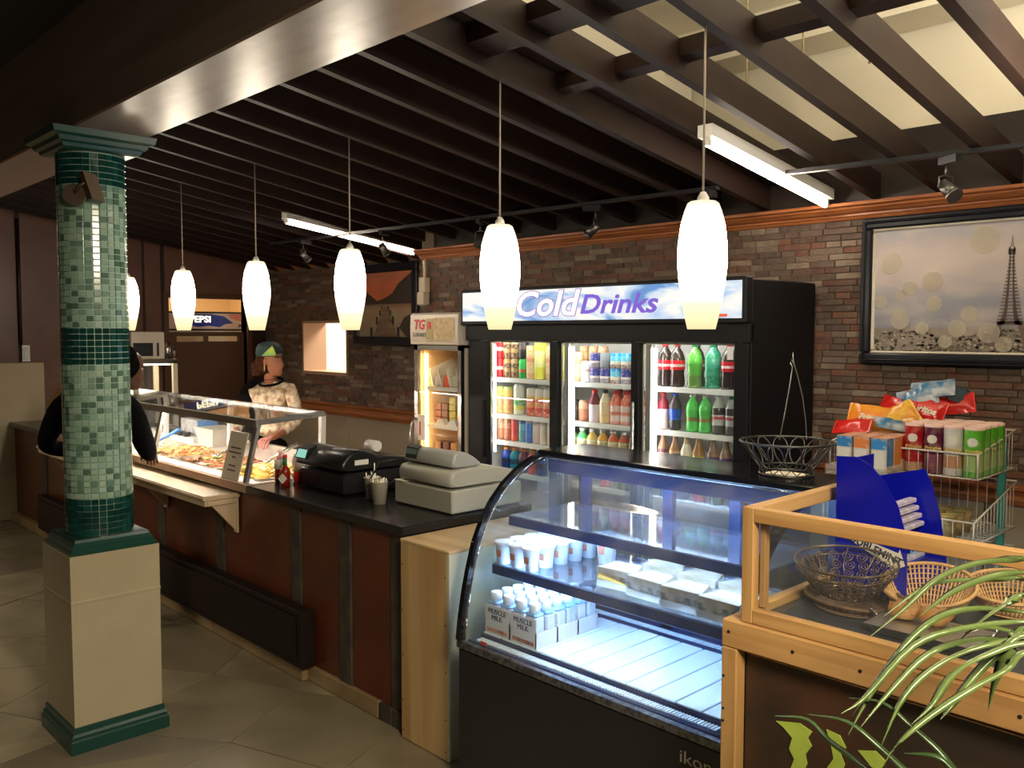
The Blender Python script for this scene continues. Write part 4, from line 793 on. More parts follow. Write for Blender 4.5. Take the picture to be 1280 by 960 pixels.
mat('cap_red', (.55, .03, .03), .35); mat('cap_white', (.8, .8, .78), .35); mat('cap_orange', (.85, .28, .03), .35); mat('cap_blue', (.03, .09, .5), .35); mat('cap_green', (.02, .25, .08), .35); mat('cap_dark', (.02, .02, .02), .3); mat('cap_gold', (.5, .38, .12), .3, .6)
B = bands
B('p_red', [(0, (.5, .012, .02)), (.4, (.72, .55, .5)), (.58, (.5, .012, .02))], .115); B('p_brown', [(0, (.14, .05, .02)), (.3, (.45, .28, .12)), (.5, (.08, .03, .015)), (.75, (.4, .22, .08))], .115, noise=(70, .6, (.5, .36, .2)))
B('p_dark', [(0, (.03, .025, .03)), (.5, (.10, .07, .06)), (.7, (.02, .02, .03))], .115); B('p_green', [(0, (.02, .32, .06)), (.35, (.4, .1, .05)), (.55, (.03, .45, .08))], .1)
B('p_tan', [(0, (.6, .45, .25)), (.2, (.7, .56, .32)), (.6, (.55, .32, .18)), (.75, (.7, .55, .3))], .163, noise=(60, .5, (.75, .2, .12))); B('p_yellow', [(0, (.75, .75, .10)), (.3, (.8, .85, .35)), (.7, (.78, .75, .08))], .195)
B('p_peach', [(0, (.85, .3, .12)), (.35, (.85, .25, .15)), (.65, (.85, .5, .1)), (.9, (.4, .6, .2))], .163, noise=(50, .5, (.85, .6, .2))); B('p_lime', [(0, (.75, .8, .6)), (.15, (.75, .75, .1)), (.3, (.1, .5, .1)), (.55, (.8, .85, .78))], .163, noise=(40, .4, (.8, .85, .75)))
B('p_punch', [(0, (.75, .06, .03)), (.3, (.85, .3, .1)), (.5, (.8, .08, .03)), (.62, (.9, .6, .08)), (.72, (.8, .78, .72))], .163, noise=(60, .5, (.85, .7, .5)))
B('p_rust', [(0, (.45, .16, .08)), (.5, (.6, .35, .22))], .136, noise=(50, .6, (.3, .12, .06))); B('p_cherry', [(0, (.7, .05, .05)), (.8, (.75, .15, .12))], .136); B('p_teal', [(0, (.12, .4, .48)), (.5, (.2, .55, .6)), (.8, (.1, .2, .4))], .136)
B('p_blue', [(0, (.04, .2, .75)), (.3, (.05, .25, .8)), (.85, (.7, .8, .9))], .136); B('p_pale', [(0, (.75, .62, .58)), (.5, (.8, .7, .66))], .136, noise=(30, .3, (.6, .45, .42))); B('p_blush', [(0, (.8, .7, .62)), (.5, (.82, .74, .68))], .136)
B('p_sport_blue', [(0, (.02, .05, .3)), (.35, (.03, .03, .12)), (.6, (.03, .08, .45))], .145); B('p_sport_teal', [(0, (.02, .3, .42)), (.35, (.03, .1, .2)), (.6, (.03, .35, .48))], .145); B('p_sport_plum', [(0, (.12, .03, .08)), (.35, (.03, .03, .05)), (.6, (.15, .05, .1))], .145)
B('p_navy', [(0, (.2, .2, .3)), (.3, (.8, .75, .7)), (.45, (.05, .06, .3)), (.8, (.03, .04, .25))], .08, noise=(60, .5, (.6, .45, .4))); B('p_sky', [(0, (.3, .15, .1)), (.25, (.8, .7, .55)), (.45, (.15, .6, .8)), (.8, (.02, .35, .75))], .08, noise=(50, .4, (.85, .85, .85)))
B('p_grey', [(0, (.25, .27, .3)), (.5, (.3, .32, .36))], .08); B('p_whitered', [(0, (.8, .75, .7)), (.4, (.7, .15, .1)), (.6, (.82, .8, .75))], .08, noise=(60, .5, (.1, .4, .1)))
B('p_milkwhite', [(0, (.8, .78, .75)), (.5, (.6, .35, .3)), (.6, (.82, .8, .78))], .115); B('p_purpletea', [(0, (.72, .62, .72)), (.55, (.75, .68, .75)), (.6, (.22, .03, .05))], .168); B('p_cream', [(0, (.82, .6, .3)), (.3, (.85, .7, .45)), (.7, (.85, .85, .62))], .168)
B('p_coraltea', [(0, (.8, .35, .25)), (.1, (.85, .75, .7)), (.3, (.75, .25, .15)), (.42, (.85, .7, .65)), (.62, (.78, .16, .06))], .168, noise=(40, .4, (.85, .5, .45))); B('p_pinktea', [(0, (.82, .55, .5)), (.3, (.75, .3, .28)), (.5, (.85, .7, .68)), (.62, (.8, .15, .06))], .168, noise=(40, .4, (.8, .75, .72)))
for nm, c in (('mint', (.25, .75, .35)), ('green', (.10, .7, .22)), ('yellow', (.85, .62, .18)), ('amber', (.85, .45, .06)), ('redor', (.75, .13, .05)), ('coral', (.7, .10, .05)), ('orange', (.85, .42, .2)), ('lemon', (.82, .72, .25))): B('j_' + nm, [(0, c), (.08, (.72, .76, .5)), (.3, (.62, .5, .3)), (.5, (.75, .8, .55)), (.6, c)], .125, noise=(45, .35, (.4, .35, .2)))
B('p_cola', [(0, (.035, .02, .018)), (.42, (.6, .02, .03)), (.5, (.7, .5, .48)), (.56, (.6, .02, .03)), (.66, (.04, .025, .02))], .218, rough=.12); B('p_limegreen', [(0, (.12, .22, .05)), (.3, (.10, .35, .05)), (.6, (.12, .5, .06)), (.8, (.10, .38, .04))], .218, rough=.12)
B('p_emerald', [(0, (.01, .2, .10)), (.3, (.02, .3, .16)), (.5, (.04, .36, .22)), (.7, (.02, .28, .15))], .218, rough=.12, noise=(40, .3, (.2, .45, .35))); B('p_colablue', [(0, (.03, .025, .03)), (.3, (.03, .08, .5)), (.62, (.08, .06, .07))], .197, rough=.12)
B('p_green2', [(0, (.10, .6, .12)), (.3, (.3, .25, .08)), (.42, (.10, .55, .10)), (.62, (.12, .68, .14))], .197, rough=.12); B('p_diet', [(0, (.10, .09, .09)), (.25, (.55, .55, .55)), (.42, (.55, .08, .09)), (.5, (.6, .6, .6)), (.55, (.06, .05, .05)), (.75, (.5, .55, .5))], .197, rough=.2)
B('p_maroon', [(0, (.6, .5, .5)), (.6, (.25, .02, .04))], .197); B('n_brown', [(0, (.3, .16, .10)), (.1, (.08, .05, .06)), (.32, (.5, .3, .18)), (.42, (.28, .13, .05))], .145, rough=.15); B('n_white', [(0, (.8, .76, .6)), (.5, (.8, .75, .65)), (.7, (.6, .4, .25))], .145, rough=.15)
B('n_yellow', [(0, (.25, .2, .16)), (.1, (.7, .6, .05)), (.32, (.45, .25, .08)), (.42, (.38, .17, .04))], .145, rough=.15); B('n_purple', [(0, (.5, .45, .42)), (.1, (.10, .05, .20)), (.36, (.3, .17, .1)), (.45, (.22, .12, .07))], .145, rough=.15); B('n_pink', [(0, (.75, .4, .38)), (.1, (.6, .3, .3)), (.32, (.12, .05, .06)), (.45, (.28, .14, .09))], .145, rough=.15)
doorn = ['left', 'middle', 'right']; shn = ['top', 'second', 'third', 'fourth']
def row(door, shelf, items, y=3.665):
    z = SH[shelf] + .0015; items = [(it[0] + (.022 if door == 0 else 0),) + tuple(it[1:]) for it in items]
    for i, it in enumerate(items):
        x, kind, m_, cap, desc = it[:5]; dz = it[5] if len(it) > 5 else 0; sc = it[6] if len(it) > 6 else 1
        prod(kind, m_, cap, (x, y, z + dz), f'{desc} {kind}, {shn[shelf]} shelf, {doorn[door]} cooler door, {ordn(i)} from the left', f'drinks behind the {doorn[door]} cooler door', sc)
row(0, 0, [(-3.955, 'can', 'p_red', None, 'lower red'), (-3.955, 'can', 'p_red', None, 'upper red', .116), (-3.885, 'can', 'p_brown', None, 'lower gold and brown'), (-3.885, 'can', 'p_brown', None, 'upper gold and brown', .116), (-3.818, 'can', 'p_brown', None, 'lower brown'), (-3.818, 'can', 'p_brown', None, 'upper brown', .116),
            (-3.752, 'can', 'p_green', None, 'green'), (-3.752, 'can', 'p_dark', None, 'dark', .116), (-3.688, 'tumbler bottle', 'p_tan', None, 'tan'), (-3.612, 'tumbler bottle', 'p_yellow', None, 'bright yellow', 0, 1.2), (-3.53, 'tumbler bottle', 'p_tan', None, 'pale tan'), (-3.46, 'tumbler bottle', 'p_yellow', None, 'hidden yellow')])
row(0, 1, [(-3.955, 'tall can', 'p_peach', None, 'orange and pink'), (-3.885, 'tall can', 'p_peach', None, 'peach coloured'), (-3.79, 'tall can', 'p_lime', None, 'white and green', 0, 1.12), (-3.685, 'tall can', 'p_punch', None, 'red and orange'), (-3.618, 'tall can', 'p_punch', None, 'orange-topped red'), (-3.55, 'tall can', 'p_punch', None, 'red and yellow'), (-3.48, 'tall can', 'p_punch', None, 'last red')])
row(0, 2, [(-3.945, 'slim can', 'p_rust', None, 'rust coloured'), (-3.885, 'slim can', 'p_rust', None, 'brown'), (-3.822, 'slim can', 'p_cherry', None, 'red'), (-3.757, 'slim can', 'p_teal', None, 'teal'), (-3.70, 'slim can', 'p_blue', None, 'bright blue'), (-3.64, 'slim can', 'p_pale', None, 'pale pink'), (-3.58, 'slim can', 'p_blush', None, 'blush white'), (-3.52, 'slim can', 'p_blush', None, 'white'), (-3.46, 'slim can', 'p_pale', None, 'last pale')])
row(0, 3, [(-3.90, 'sports bottle', 'p_sport_blue', 'cap_orange', 'dark blue'), (-3.825, 'sports bottle', 'p_sport_teal', 'cap_orange', 'teal'), (-3.75, 'sports bottle', 'p_sport_plum', 'cap_orange', 'plum'), (-3.675, 'sports bottle', 'p_cherry', 'cap_orange', 'red'), (-3.60, 'sports bottle', 'p_sport_blue', 'cap_orange', 'last blue')])
row(1, 0, [(-3.36 + .065, 'tall can', 'p_tan', None, 'hidden tan'), (-3.235, 'can', 'p_milkwhite', None, 'white'), (-3.165, 'short can', 'p_navy', None, 'lower navy'), (-3.165, 'short can', 'p_navy', None, 'upper navy', .082), (-3.092, 'short can', 'p_grey', None, 'upper grey', .082), (-3.092, 'short can', 'p_navy', None, 'lower dark'), (-3.02, 'short can', 'p_sky', None, 'lower sky blue'), (-3.02, 'short can', 'p_sky', None, 'upper sky blue', .082),
            (-2.948, 'short can', 'p_navy', None, 'lower blue and grey'), (-2.948, 'short can', 'p_sky', None, 'upper turquoise', .082), (-2.875, 'short can', 'p_whitered', None, 'white and red'), (-2.875, 'short can', 'p_navy', None, 'upper dark blue', .082)])
for i, x in enumerate((-3.36, -3.29, -3.22)): prod('tumbler bottle', 'p_tan', None, (x, 3.79, SH[0] + .0015), f'{ordn(i)} tall tan container behind the small cans, top shelf, middle door', 'drinks behind the middle cooler door')
row(1, 1, [(-3.32, 'can', 'p_dark', None, 'dark plum'), (-3.25, 'can', 'p_rust', None, 'rust and cream'), (-3.172, 'tea bottle', 'p_purpletea', 'cap_red', 'white-labelled'), (-3.095, 'tea bottle', 'p_cream', 'cap_dark', 'cream yellow'), (-3.02, 'tea bottle', 'p_coraltea', 'cap_red', 'orange-red'), (-2.948, 'tea bottle', 'p_coraltea', 'cap_red', 'coral'), (-2.876, 'tea bottle', 'p_pinktea', 'cap_red', 'pink')])
for i, x in enumerate((-3.06, -2.985, -2.91, -2.84)): prod('tea bottle', 'p_coraltea', 'cap_red', (x, 3.745, SH[1] + .0015), f'{ordn(i)} red-topped tea bottle, back row, second shelf, middle door', 'drinks behind the middle cooler door')
row(1, 2, [(-3.34, 'juice bottle', 'j_mint', 'cap_white', 'pale mint'), (-3.262, 'juice bottle', 'j_green', 'cap_white', 'green'), (-3.187, 'juice bottle', 'j_yellow', 'cap_white', 'yellow'), (-3.112, 'juice bottle', 'j_amber', 'cap_white', 'amber'), (-3.038, 'juice bottle', 'j_redor', 'cap_white', 'red'), (-2.965, 'juice bottle', 'j_coral', 'cap_white', 'dark red'), (-2.892, 'juice bottle', 'j_orange', 'cap_white', 'orange'), (-2.83, 'juice bottle', 'j_lemon', 'cap_white', 'lemon')])
row(2, 0, [(-2.70, 'big bottle', 'p_cola', 'cap_red', 'dark cola'), (-2.625, 'big bottle', 'p_cola', 'cap_red', 'red-labelled cola'), (-2.52, 'big bottle', 'p_limegreen', 'cap_green', 'lime green', 0, 1.0), (-2.418, 'big bottle', 'p_emerald', 'cap_green', 'emerald green', 0, 1.0), (-2.325, 'big bottle', 'p_cola', 'cap_red', 'right cola'), (-2.245, 'big bottle', 'p_cola', 'cap_red', 'last cola')])
for i, (x, m_) in enumerate(((-2.57, 'p_cola'), (-2.47, 'p_emerald'), (-2.38, 'p_emerald'))): prod('big bottle', m_, 'cap_dark', (x, 3.76, SH[0] + .0015), f'{ordn(i)} bottle, back row, top shelf, right cooler door', 'drinks behind the right cooler door')
row(2, 1, [(-2.71, 'soda bottle', 'p_maroon', 'cap_red', 'maroon'), (-2.635, 'soda bottle', 'p_colablue', 'cap_blue', 'blue-labelled'), (-2.53, 'soda bottle', 'p_green2', 'cap_white', 'green'), (-2.455, 'soda bottle', 'p_green2', 'cap_white', 'second green'), (-2.38, 'soda bottle', 'p_diet', 'cap_white', 'grey'), (-2.305, 'soda bottle', 'p_diet', 'cap_green', 'grey and red'), (-2.235, 'soda bottle', 'p_diet', 'cap_dark', 'last grey')])
row(2, 2, [(-2.69, 'glass bottle', 'n_pink', 'cap_gold', 'pink-labelled'), (-2.615, 'glass bottle', 'n_brown', 'cap_gold', 'brown'), (-2.545, 'glass bottle', 'n_white', 'cap_gold', 'white'), (-2.475, 'glass bottle', 'n_yellow', 'cap_gold', 'yellow-labelled'), (-2.39, 'glass bottle', 'n_purple', 'cap_gold', 'purple-labelled'), (-2.32, 'glass bottle', 'n_purple', 'cap_gold', 'violet-labelled'), (-2.245, 'glass bottle', 'n_yellow', 'cap_gold', 'last yellow-labelled')], y=3.64)
for i in range(8):
    prod('sports bottle', ['p_sport_blue', 'p_cherry', 'p_limegreen', 'p_sport_teal'][i % 4], ['cap_orange', 'cap_white'][i % 2], (-3.22 + i * .13 if i < 3 else -2.68 + (i - 3) * .1, 3.66, SH[3] + .0015), f'{ordn(i)} bottle of the fourth shelf seen through the glass case top', 'drinks on the fourth cooler shelf')

# ================================================================= SMALL SNACK FREEZER
F0, F1, FY = -4.585, -4.115, 3.50
fz = thing('snack_fridge', 'narrow glass-door fridge with a cream logo header, lit warm orange inside', 'fridge', (-4.35, 3.8, 0)); mat('fz_cream', (.68, .60, .50), .3); mat('fz_in', (.85, .62, .38), .4)
MB().box(F0, F0 + .03, FY + .03, 4.08, .03, 1.62).box(F1 - .03, F1, FY + .03, 4.08, .03, 1.62).box(F0, F1, 4.05, 4.08, .03, 1.62).box(F0, F1, FY + .03, 4.08, 1.60, 1.80).box(F0, F1, FY + .03, 4.08, .03, .3).build('cabinet', 'fz_cream', fz)
MB().box(F0 + .031, F0 + .036, FY + .05, 4.04, .3, 1.6).box(F0 + .03, F1 - .03, 4.04, 4.046, .3, 1.6).box(F1 - .036, F1 - .031, FY + .05, 4.04, .3, 1.6).build('liner', 'fz_in', fz)
hd = MB(); sec = [(FY - .02, 1.622), (FY + .03, 1.622), (FY + .03, 1.822), (FY - .005, 1.822), (FY - .022, 1.81), (FY - .026, 1.72), (FY - .024, 1.635)]; hd.prism(sec, 'x', F0 - .006, F1); hd.build('header', 'fz_cream', fz)
mat('logo_red', (.62, .04, .04), .4); mat('logo_grey', (.15, .13, .12), .5); mat('logo_gold', (.42, .34, .16), .4, .3); mat('logo_gold2', (.68, .52, .28), .5, noise=(30, .7, (.4, .26, .12)))
MB().box(-4.425, -4.355, FY - .028, FY - .026, 1.655, 1.785).build('gold_square', 'logo_gold', fz); MB().box(-4.408, -4.372, FY - .0295, FY - .028, 1.72, 1.765).build('red_square', 'logo_red', fz); MB().box(-4.345, -4.145, FY - .028, FY - .026, 1.655, 1.79).build('golden_print', 'logo_gold2', fz)
text('TG', .085, 'logo_red', fz, (-4.497, FY - .0275, 1.745), ROT_F, shear=.2, offset=.003); text('T.GRAND', .038, 'logo_grey', fz, (-4.497, FY - .0275, 1.682), ROT_F, sx=.85); MB().box(-4.425, -4.16, FY - .0275, FY - .0265, 1.64, 1.646).build('small_print', 'logo_gold', fz)
MB().box(F0, F0 + .035, FY, FY + .028, .3, 1.615).box(F1 - .03, F1, FY, FY + .028, .3, 1.615).box(F0, F1, FY, FY + .028, 1.585, 1.615).box(F0, F1, FY, FY + .028, .28, .32).build('door_frame', 'steel', fz); MB().box(F0 + .035, F1 - .03, FY + .01, FY + .015, .32, 1.585).build('door_glass', 'door_glass', fz)
MB().tube([(F0 + .015, FY, 1.14), (F0 + .01, FY - .035, 1.10), (F0 + .01, FY - .045, 1.0), (F0 + .01, FY - .035, .88), (F0 + .015, FY, .84)], .008).build('door_handle', 'steel', fz)
MB().box(-4.545, -4.475, FY - .003, FY + .0, 1.0, 1.165).build('notice', 'paper', fz); MB().box(-4.53, -4.515, FY - .0045, FY - .003, 1.03, 1.12).build('thermometer_print', 'logo_red', fz)
glow('fz_tube', (1, .58, .2), 7); MB().cyl((F0 + .055, FY + .06, .4), (F0 + .055, FY + .06, 1.56), .010, n=8).build('lamp_tube', 'fz_tube', fz)
for z in (1.345, 1.10, .85): MB().box(F0 + .04, F1 - .04, FY + .06, 4.03, z - .006, z).box(F0 + .04, F1 - .04, FY + .055, FY + .06, z - .022, z + .004).build('shelf', 'cooler_white', fz)
mat('snack', (.6, .2, .1), .4, var=[(.65, .08, .05), (.7, .45, .1), (.2, .1, .3), (.75, .7, .6), (.1, .12, .3)]); 
for i in range(4):
    x = -4.47 + i * .088
    MB().hexa([(x - .038, FY + .09, 1.35), (x - .033, FY + .09, 1.35), (x - .033, FY + .26, 1.35), (x - .038, FY + .26, 1.35), (x - .075, FY + .09, 1.46), (x - .07, FY + .09, 1.46), (x - .07, FY + .30, 1.53), (x - .075, FY + .30, 1.53)]).build('divider', 'cooler_white', fz)
    for j in range(2):
        solo(MB().bbox(x - .026, x + .036, FY + .10 + j * .1, FY + .13 + j * .1, 1.347, 1.42 + j * .05, .004), 'snack_pack', 'snack', f"{['front', 'rear'][j]} packet in the {ordn(i)} slot of the snack fridge's top shelf", 'packet', group='packets on the top shelf of the snack fridge')
mat('fp_yellow', (.75, .6, .12), .4, noise=(50, .6, (.3, .45, .1))); mat('fp_orange', (.75, .25, .06), .4, noise=(50, .6, (.8, .6, .3))); mat('fp_dark', (.16, .05, .05), .4)
for i, (x, k, m_) in enumerate(((-4.49, 3, 'fp_dark'), (-4.42, 3, 'fp_dark'), (-4.345, 4, 'fp_yellow'), (-4.265, 4, 'fp_orange'), (-4.19, 2, 'fp_dark'))):
    for j in range(k): solo(MB().bbox(x - .033, x + .033, FY + .12, FY + .19, 1.102 + j * .045, 1.145 + j * .045, .004), 'food_tub', m_, f"{['dark', 'darker', 'yellow and green', 'orange', 'brown'][i]} tub, {ordn(j)} up in the {ordn(i)} pile of the snack fridge's middle shelf", 'tub', group='stacked tubs in the snack fridge')
for i in range(3): solo(MB().prism([(-4.46 + i * .12, 1.1015), (-4.36 + i * .12, 1.1015), (-4.385 + i * .12, 1.14), (-4.43 + i * .12, 1.135)], 'y', FY + .07, FY + .11), 'wrapped_roll', 'cap_white', f"{ordn(i)} white wrapped roll at the front of the snack fridge's middle shelf", 'roll', group='wrapped rolls in the snack fridge')
for i in range(5): solo(MB().bbox(-4.5 + i * .08, -4.435 + i * .08, FY + .10, FY + .16, .852, .99, .005), 'drink_carton', ['fp_dark', 'fp_dark', 'fp_orange', 'p_green', 'fp_orange'][i], f"{ordn(i)} carton on the snack fridge's bottom shelf", 'carton', group='cartons on the bottom shelf of the snack fridge')

# ================================================================= PICTURES, CONDUIT
def emat(name, stops, axis='Z', lo=0, hi=1, noise=None):
    b = bands(name, stops, 1, rough=.4, axis=axis); nt = b.node_tree
    dv = [n for n in nt.nodes if n.type == 'MATH'][0]; mr = _n(nt, 'ShaderNodeMapRange'); mr.inputs[1].default_value = lo; mr.inputs[2].default_value = hi
    sp = [n for n in nt.nodes if n.type == 'SEPXYZ'][0]; nt.links.new(sp.outputs[axis], mr.inputs[0]); cr = [n for n in nt.nodes if n.type == 'VALTORGB'][0]; cr.color_ramp.interpolation = 'LINEAR'; nt.links.new(mr.outputs[0], cr.inputs[0])
    if noise:
        no = _n(nt, 'ShaderNodeTexNoise'); no.inputs['Scale'].default_value = noise[0]; no.inputs['Detail'].default_value = 4; tc = [n for n in nt.nodes if n.type == 'TEX_COORD'][0]; mp = _n(nt, 'ShaderNodeMapping'); mp.inputs['Scale'].default_value = (1, 1, 2.4); nt.links.new(tc.outputs['Object'], mp.inputs[0]); nt.links.new(mp.outputs[0], no.inputs[0])
        c2 = _n(nt, 'ShaderNodeValToRGB'); c2.color_ramp.elements[0].position = .42; c2.color_ramp.elements[1].position = .66; c2.color_ramp.elements[1].color = (noise[1],) * 3 + (1,); nt.links.new(no.outputs[0], c2.inputs[0])
        mx = _n(nt, 'ShaderNodeMix', data_type='RGBA'); mx.inputs[7].default_value = (*noise[2], 1); nt.links.new(cr.outputs[0], mx.inputs[6]); nt.links.new(c2.outputs[0], mx.inputs[0]); nt.links.new(mx.outputs[2], nt.nodes['Principled BSDF'].inputs['Base Color'])
def frame(t, x0, x1, z0, z1, y, w_, m_, d=.03):
    for a in (('x', x0, x1, z1 - w_, z1), ('x', x0, x1, z0, z0 + w_), ('z', x0, x0 + w_, z0 + w_, z1 - w_), ('z', x1 - w_, x1, z0 + w_, z1 - w_)): 
        MB().bbox(a[1], a[2], y - d, y, a[3], a[4], .008).build('frame_side', m_, t)
mat('frame_black', (.012, .013, .018), .28)
pr_ = thing('framed_picture', 'large black-framed picture of a lattice tower over a city with blurred lights', 'picture', (-1.2, 4.11, 1.55))
frame(pr_, -1.887, -.5, 1.553, 2.236, 4.122, .052, 'frame_black', .034); frame(pr_, -1.872, -.515, 1.568, 2.221, 4.092, .012, 'frame_black', .012); frame(pr_, -1.84, -.547, 1.60, 2.19, 4.118, .018, 'paper', .018)
emat('paris_sky', [(0, (.15, .12, .08)), (.18, (.2, .16, .11)), (.22, (.26, .255, .28)), (.4, (.29, .29, .34)), (.62, (.50, .43, .41)), (.8, (.54, .46, .42)), (1, (.36, .35, .39))], lo=.055, hi=.63, noise=(4, .6, (.64, .53, .45)))
MB().box(-1.835, -.55, 4.108, 4.113, 1.605, 2.186).build('print', 'paris_sky', pr_); mat('tower_m', (.16, .11, .09), .6); mat('city_m', (.3, .24, .17), .6, var=[(.06, .05, .04), (.36, .31, .22), (.55, .48, .34), (.12, .09, .07), (.28, .22, .15), (.08, .06, .05)])
rnd = random.Random(11); cty = MB()
for q in range(900):
    x = rnd.uniform(-1.83, -.56); z = rnd.uniform(1.607, 1.70 + .012 * sin(x * 14)); r = rnd.uniform(.003, .009); cty.lathe([(r, -.0006), (r * .9, .0)], (0, 0, 0), 6, False) if False else cty.prism([(x + r * cos(k * pi / 3), z + r * .7 * sin(k * pi / 3)) for k in range(6)], 'y', 4.1065, 4.108)
o = cty.build('city_print', 'city_m', pr_); o['kind'] = 'stuff'
tw_ = MB(); tx = -1.24; ytw = 4.1055; prof = [(1.735, .046), (1.76, .034), (1.80, .024), (1.86, .017), (1.93, .012), (2.0, .009), (2.03, .008), (2.045, .013), (2.06, .013), (2.065, .006), (2.09, .002), (2.11, .001)]
for s_ in (-1, 1): tw_.prism([(tx + s_ * w0, z) for z, w0 in prof] + [(tx + s_ * w0 * .45, z) for z, w0 in reversed(prof)], 'y', ytw, ytw + .001)
for i in range(22): z = 1.74 + i * .0145; w0 = .046 * (1 - (z - 1.735) / .33) ** 1.3 + .006; tw_.prism([(tx - w0, z), (tx + w0, z + .004), (tx + w0, z + .007), (tx - w0, z + .003)], 'y', ytw, ytw + .001); tw_.prism([(tx + w0, z), (tx - w0, z + .004), (tx - w0, z + .007), (tx + w0, z + .003)], 'y', ytw, ytw + .001)
tw_.box(tx - .05, tx + .05, ytw, ytw + .001, 1.733, 1.752); tw_.prism([(tx - .05, 1.735), (tx - .085, 1.64), (tx - .055, 1.64), (tx - .03, 1.735)], 'y', ytw, ytw + .001).prism([(tx + .05, 1.735), (tx + .085, 1.64), (tx + .055, 1.64), (tx + .03, 1.735)], 'y', ytw, ytw + .001); tw_.box(tx - .014, tx + .014, ytw, ytw + .001, 2.03, 2.055); tw_.build('tower_print', 'tower_m', pr_)
mat('bokeh', (.72, .64, .48), .6, alpha=.3)
for (x, z, r) in ((-1.79, 1.845, .03), (-1.70, 1.87, .028), (-1.66, 1.90, .035), (-1.56, 1.93, .045), (-1.55, 1.83, .035), (-1.70, 1.76, .045), (-1.60, 1.72, .03), (-1.45, 1.72, .04), (-1.40, 1.78, .036), (-1.32, 1.70, .045), (-1.14, 1.72, .04), (-1.35, 2.10, .06), (-1.0, 1.78, .05), (-.85, 1.7, .04), (-.75, 1.8, .05), (-1.75, 2.02, .05), (-1.50, 1.66, .03), (-1.26, 1.65, .035)): MB().prism([(x + r * cos(k * pi / 12), z + r * sin(k * pi / 12)) for k in range(24)], 'y', 4.103, 4.1036).build('light_spot_print', 'bokeh', pr_)
pl = thing('framed_picture', 'black-framed picture of a wooden pier on a lake at orange sunset', 'picture', (-6.6, 4.72, 1.58)); frame(pl, -7.12, -6.13, 1.58, 2.322, 4.735, .078, 'frame_black')
emat('sunset', [(0, (.26, .22, .13)), (.3, (.30, .25, .15)), (.42, (.36, .28, .16)), (.5, (.16, .11, .07)), (.52, (.5, .12, .05)), (.75, (.62, .15, .06)), (1, (.5, .18, .1))], lo=.07, hi=.67, noise=(3, .5, (.28, .08, .05)))
MB().box(-7.05, -6.2, 4.722, 4.728, 1.65, 2.25).build('print', 'sunset', pl); mat('mount', (.045, .032, .022), .6); mat('plank', (.22, .14, .08), .6, grain=('x', 40, (.12, .07, .04))); mat('postm', (.03, .022, .02), .6)
MB().prism([(-7.05, 1.955), (-7.05, 2.03), (-6.93, 2.08), (-6.83, 2.03), (-6.74, 1.985), (-6.62, 2.01), (-6.50, 2.05), (-6.42, 2.13), (-6.30, 2.19), (-6.2, 2.235), (-6.2, 1.955)], 'y', 4.719, 4.722).build('mountains_print', 'mount', pl)
MB().prism([(-6.2, 1.66), (-6.2, 1.87), (-6.33, 1.83), (-6.40, 1.74), (-6.30, 1.66)], 'y', 4.7195, 4.722).build('shore_print', 'mount', pl)
MB().prism([(-6.80, 1.655), (-6.43, 1.655), (-6.575, 1.925), (-6.63, 1.925)], 'y', 4.716, 4.719).build('pier_print', 'plank', pl)
pst = MB()
for i in range(6): k = (1 - i / 6) ** 1.5; z = 1.92 - .22 * k; 
for (x, z, h_) in ((-6.83, 1.655, .09), (-6.41, 1.655, .09), (-6.74, 1.77, .07), (-6.49, 1.77, .07), (-6.69, 1.85, .05), (-6.53, 1.85, .05), (-6.66, 1.90, .035), (-6.56, 1.90, .035)): pst.box(x - h_ * .18, x + h_ * .18, 4.714, 4.716, z, z + h_)
pst.build('posts_print', 'postm', pl)
cb = thing('junction_box', 'cream conduit and junction boxes at the left end of the brick wall', 'electrical box', (-5.25, 4.12, 1.91)); mat('elec', (.62, .52, .38), .4)
MB().bbox(-5.295, -5.215, 4.07, 4.13, 1.905, 2.0, .004).build('box', 'elec', cb); MB().bbox(-5.285, -5.21, 4.08, 4.13, 2.0, 2.11, .004).build('box', 'elec', cb); MB().cyl((-5.255, 4.115, 2.11), (-5.255, 4.115, 2.245), .012).build('conduit', 'elec', cb)
sw_ = thing('light_switch', 'steel switch box under a dark conduit above the half wall', 'switch', (-8.87, 2.33, 1.42)); MB().bbox(-8.888, -8.84, 2.295, 2.365, 1.425, 1.58, .004).build('box', 'steel_dull', sw_); MB().bbox(-8.84, -8.832, 2.31, 2.35, 1.45, 1.56, .003).build('plate', 'cap_white', sw_)
MB().cyl((-8.87, 2.297, 1.58), (-8.87, 2.297, 2.72), .014, n=8).build('conduit', 'batten', sw_)

# ================================================================= FAR END: cabinet, soda cooler
rc = thing('warming_cabinet', 'pale metal and glass warming cabinet behind the far end of the counter', 'cabinet', (-8.1, 3.1, 0)); mat('warm_w', (.75, .68, .52), .4); glow('warm_glow', (1, .85, .6), 3)
for x in (-8.5, -8.06):
    for y in (2.97, 3.34): MB().box(x, x + .04, y, y + .04, 0, 1.43).build('post', 'warm_w', rc)
MB().box(-8.5, -8.02, 2.97, 3.38, 1.41, 1.45).build('top', 'steel', rc); MB().box(-8.5, -8.02, 2.97, 3.38, .8, .83).build('shelf', 'warm_w', rc); MB().box(-8.5, -8.02, 2.97, 3.38, 1.10, 1.115).build('shelf', 'warm_w', rc)
MB().box(-8.46, -8.06, 3.02, 3.33, 1.395, 1.405).build('lamp_panel', 'warm_glow', rc); MB().box(-8.03, -8.025, 3.02, 3.16, .84, 1.4).build('glass', 'guard_glass', rc); MB().box(-8.5, -8.04, 2.98, 3.36, .02, .79).build('base', 'warm_w', rc)
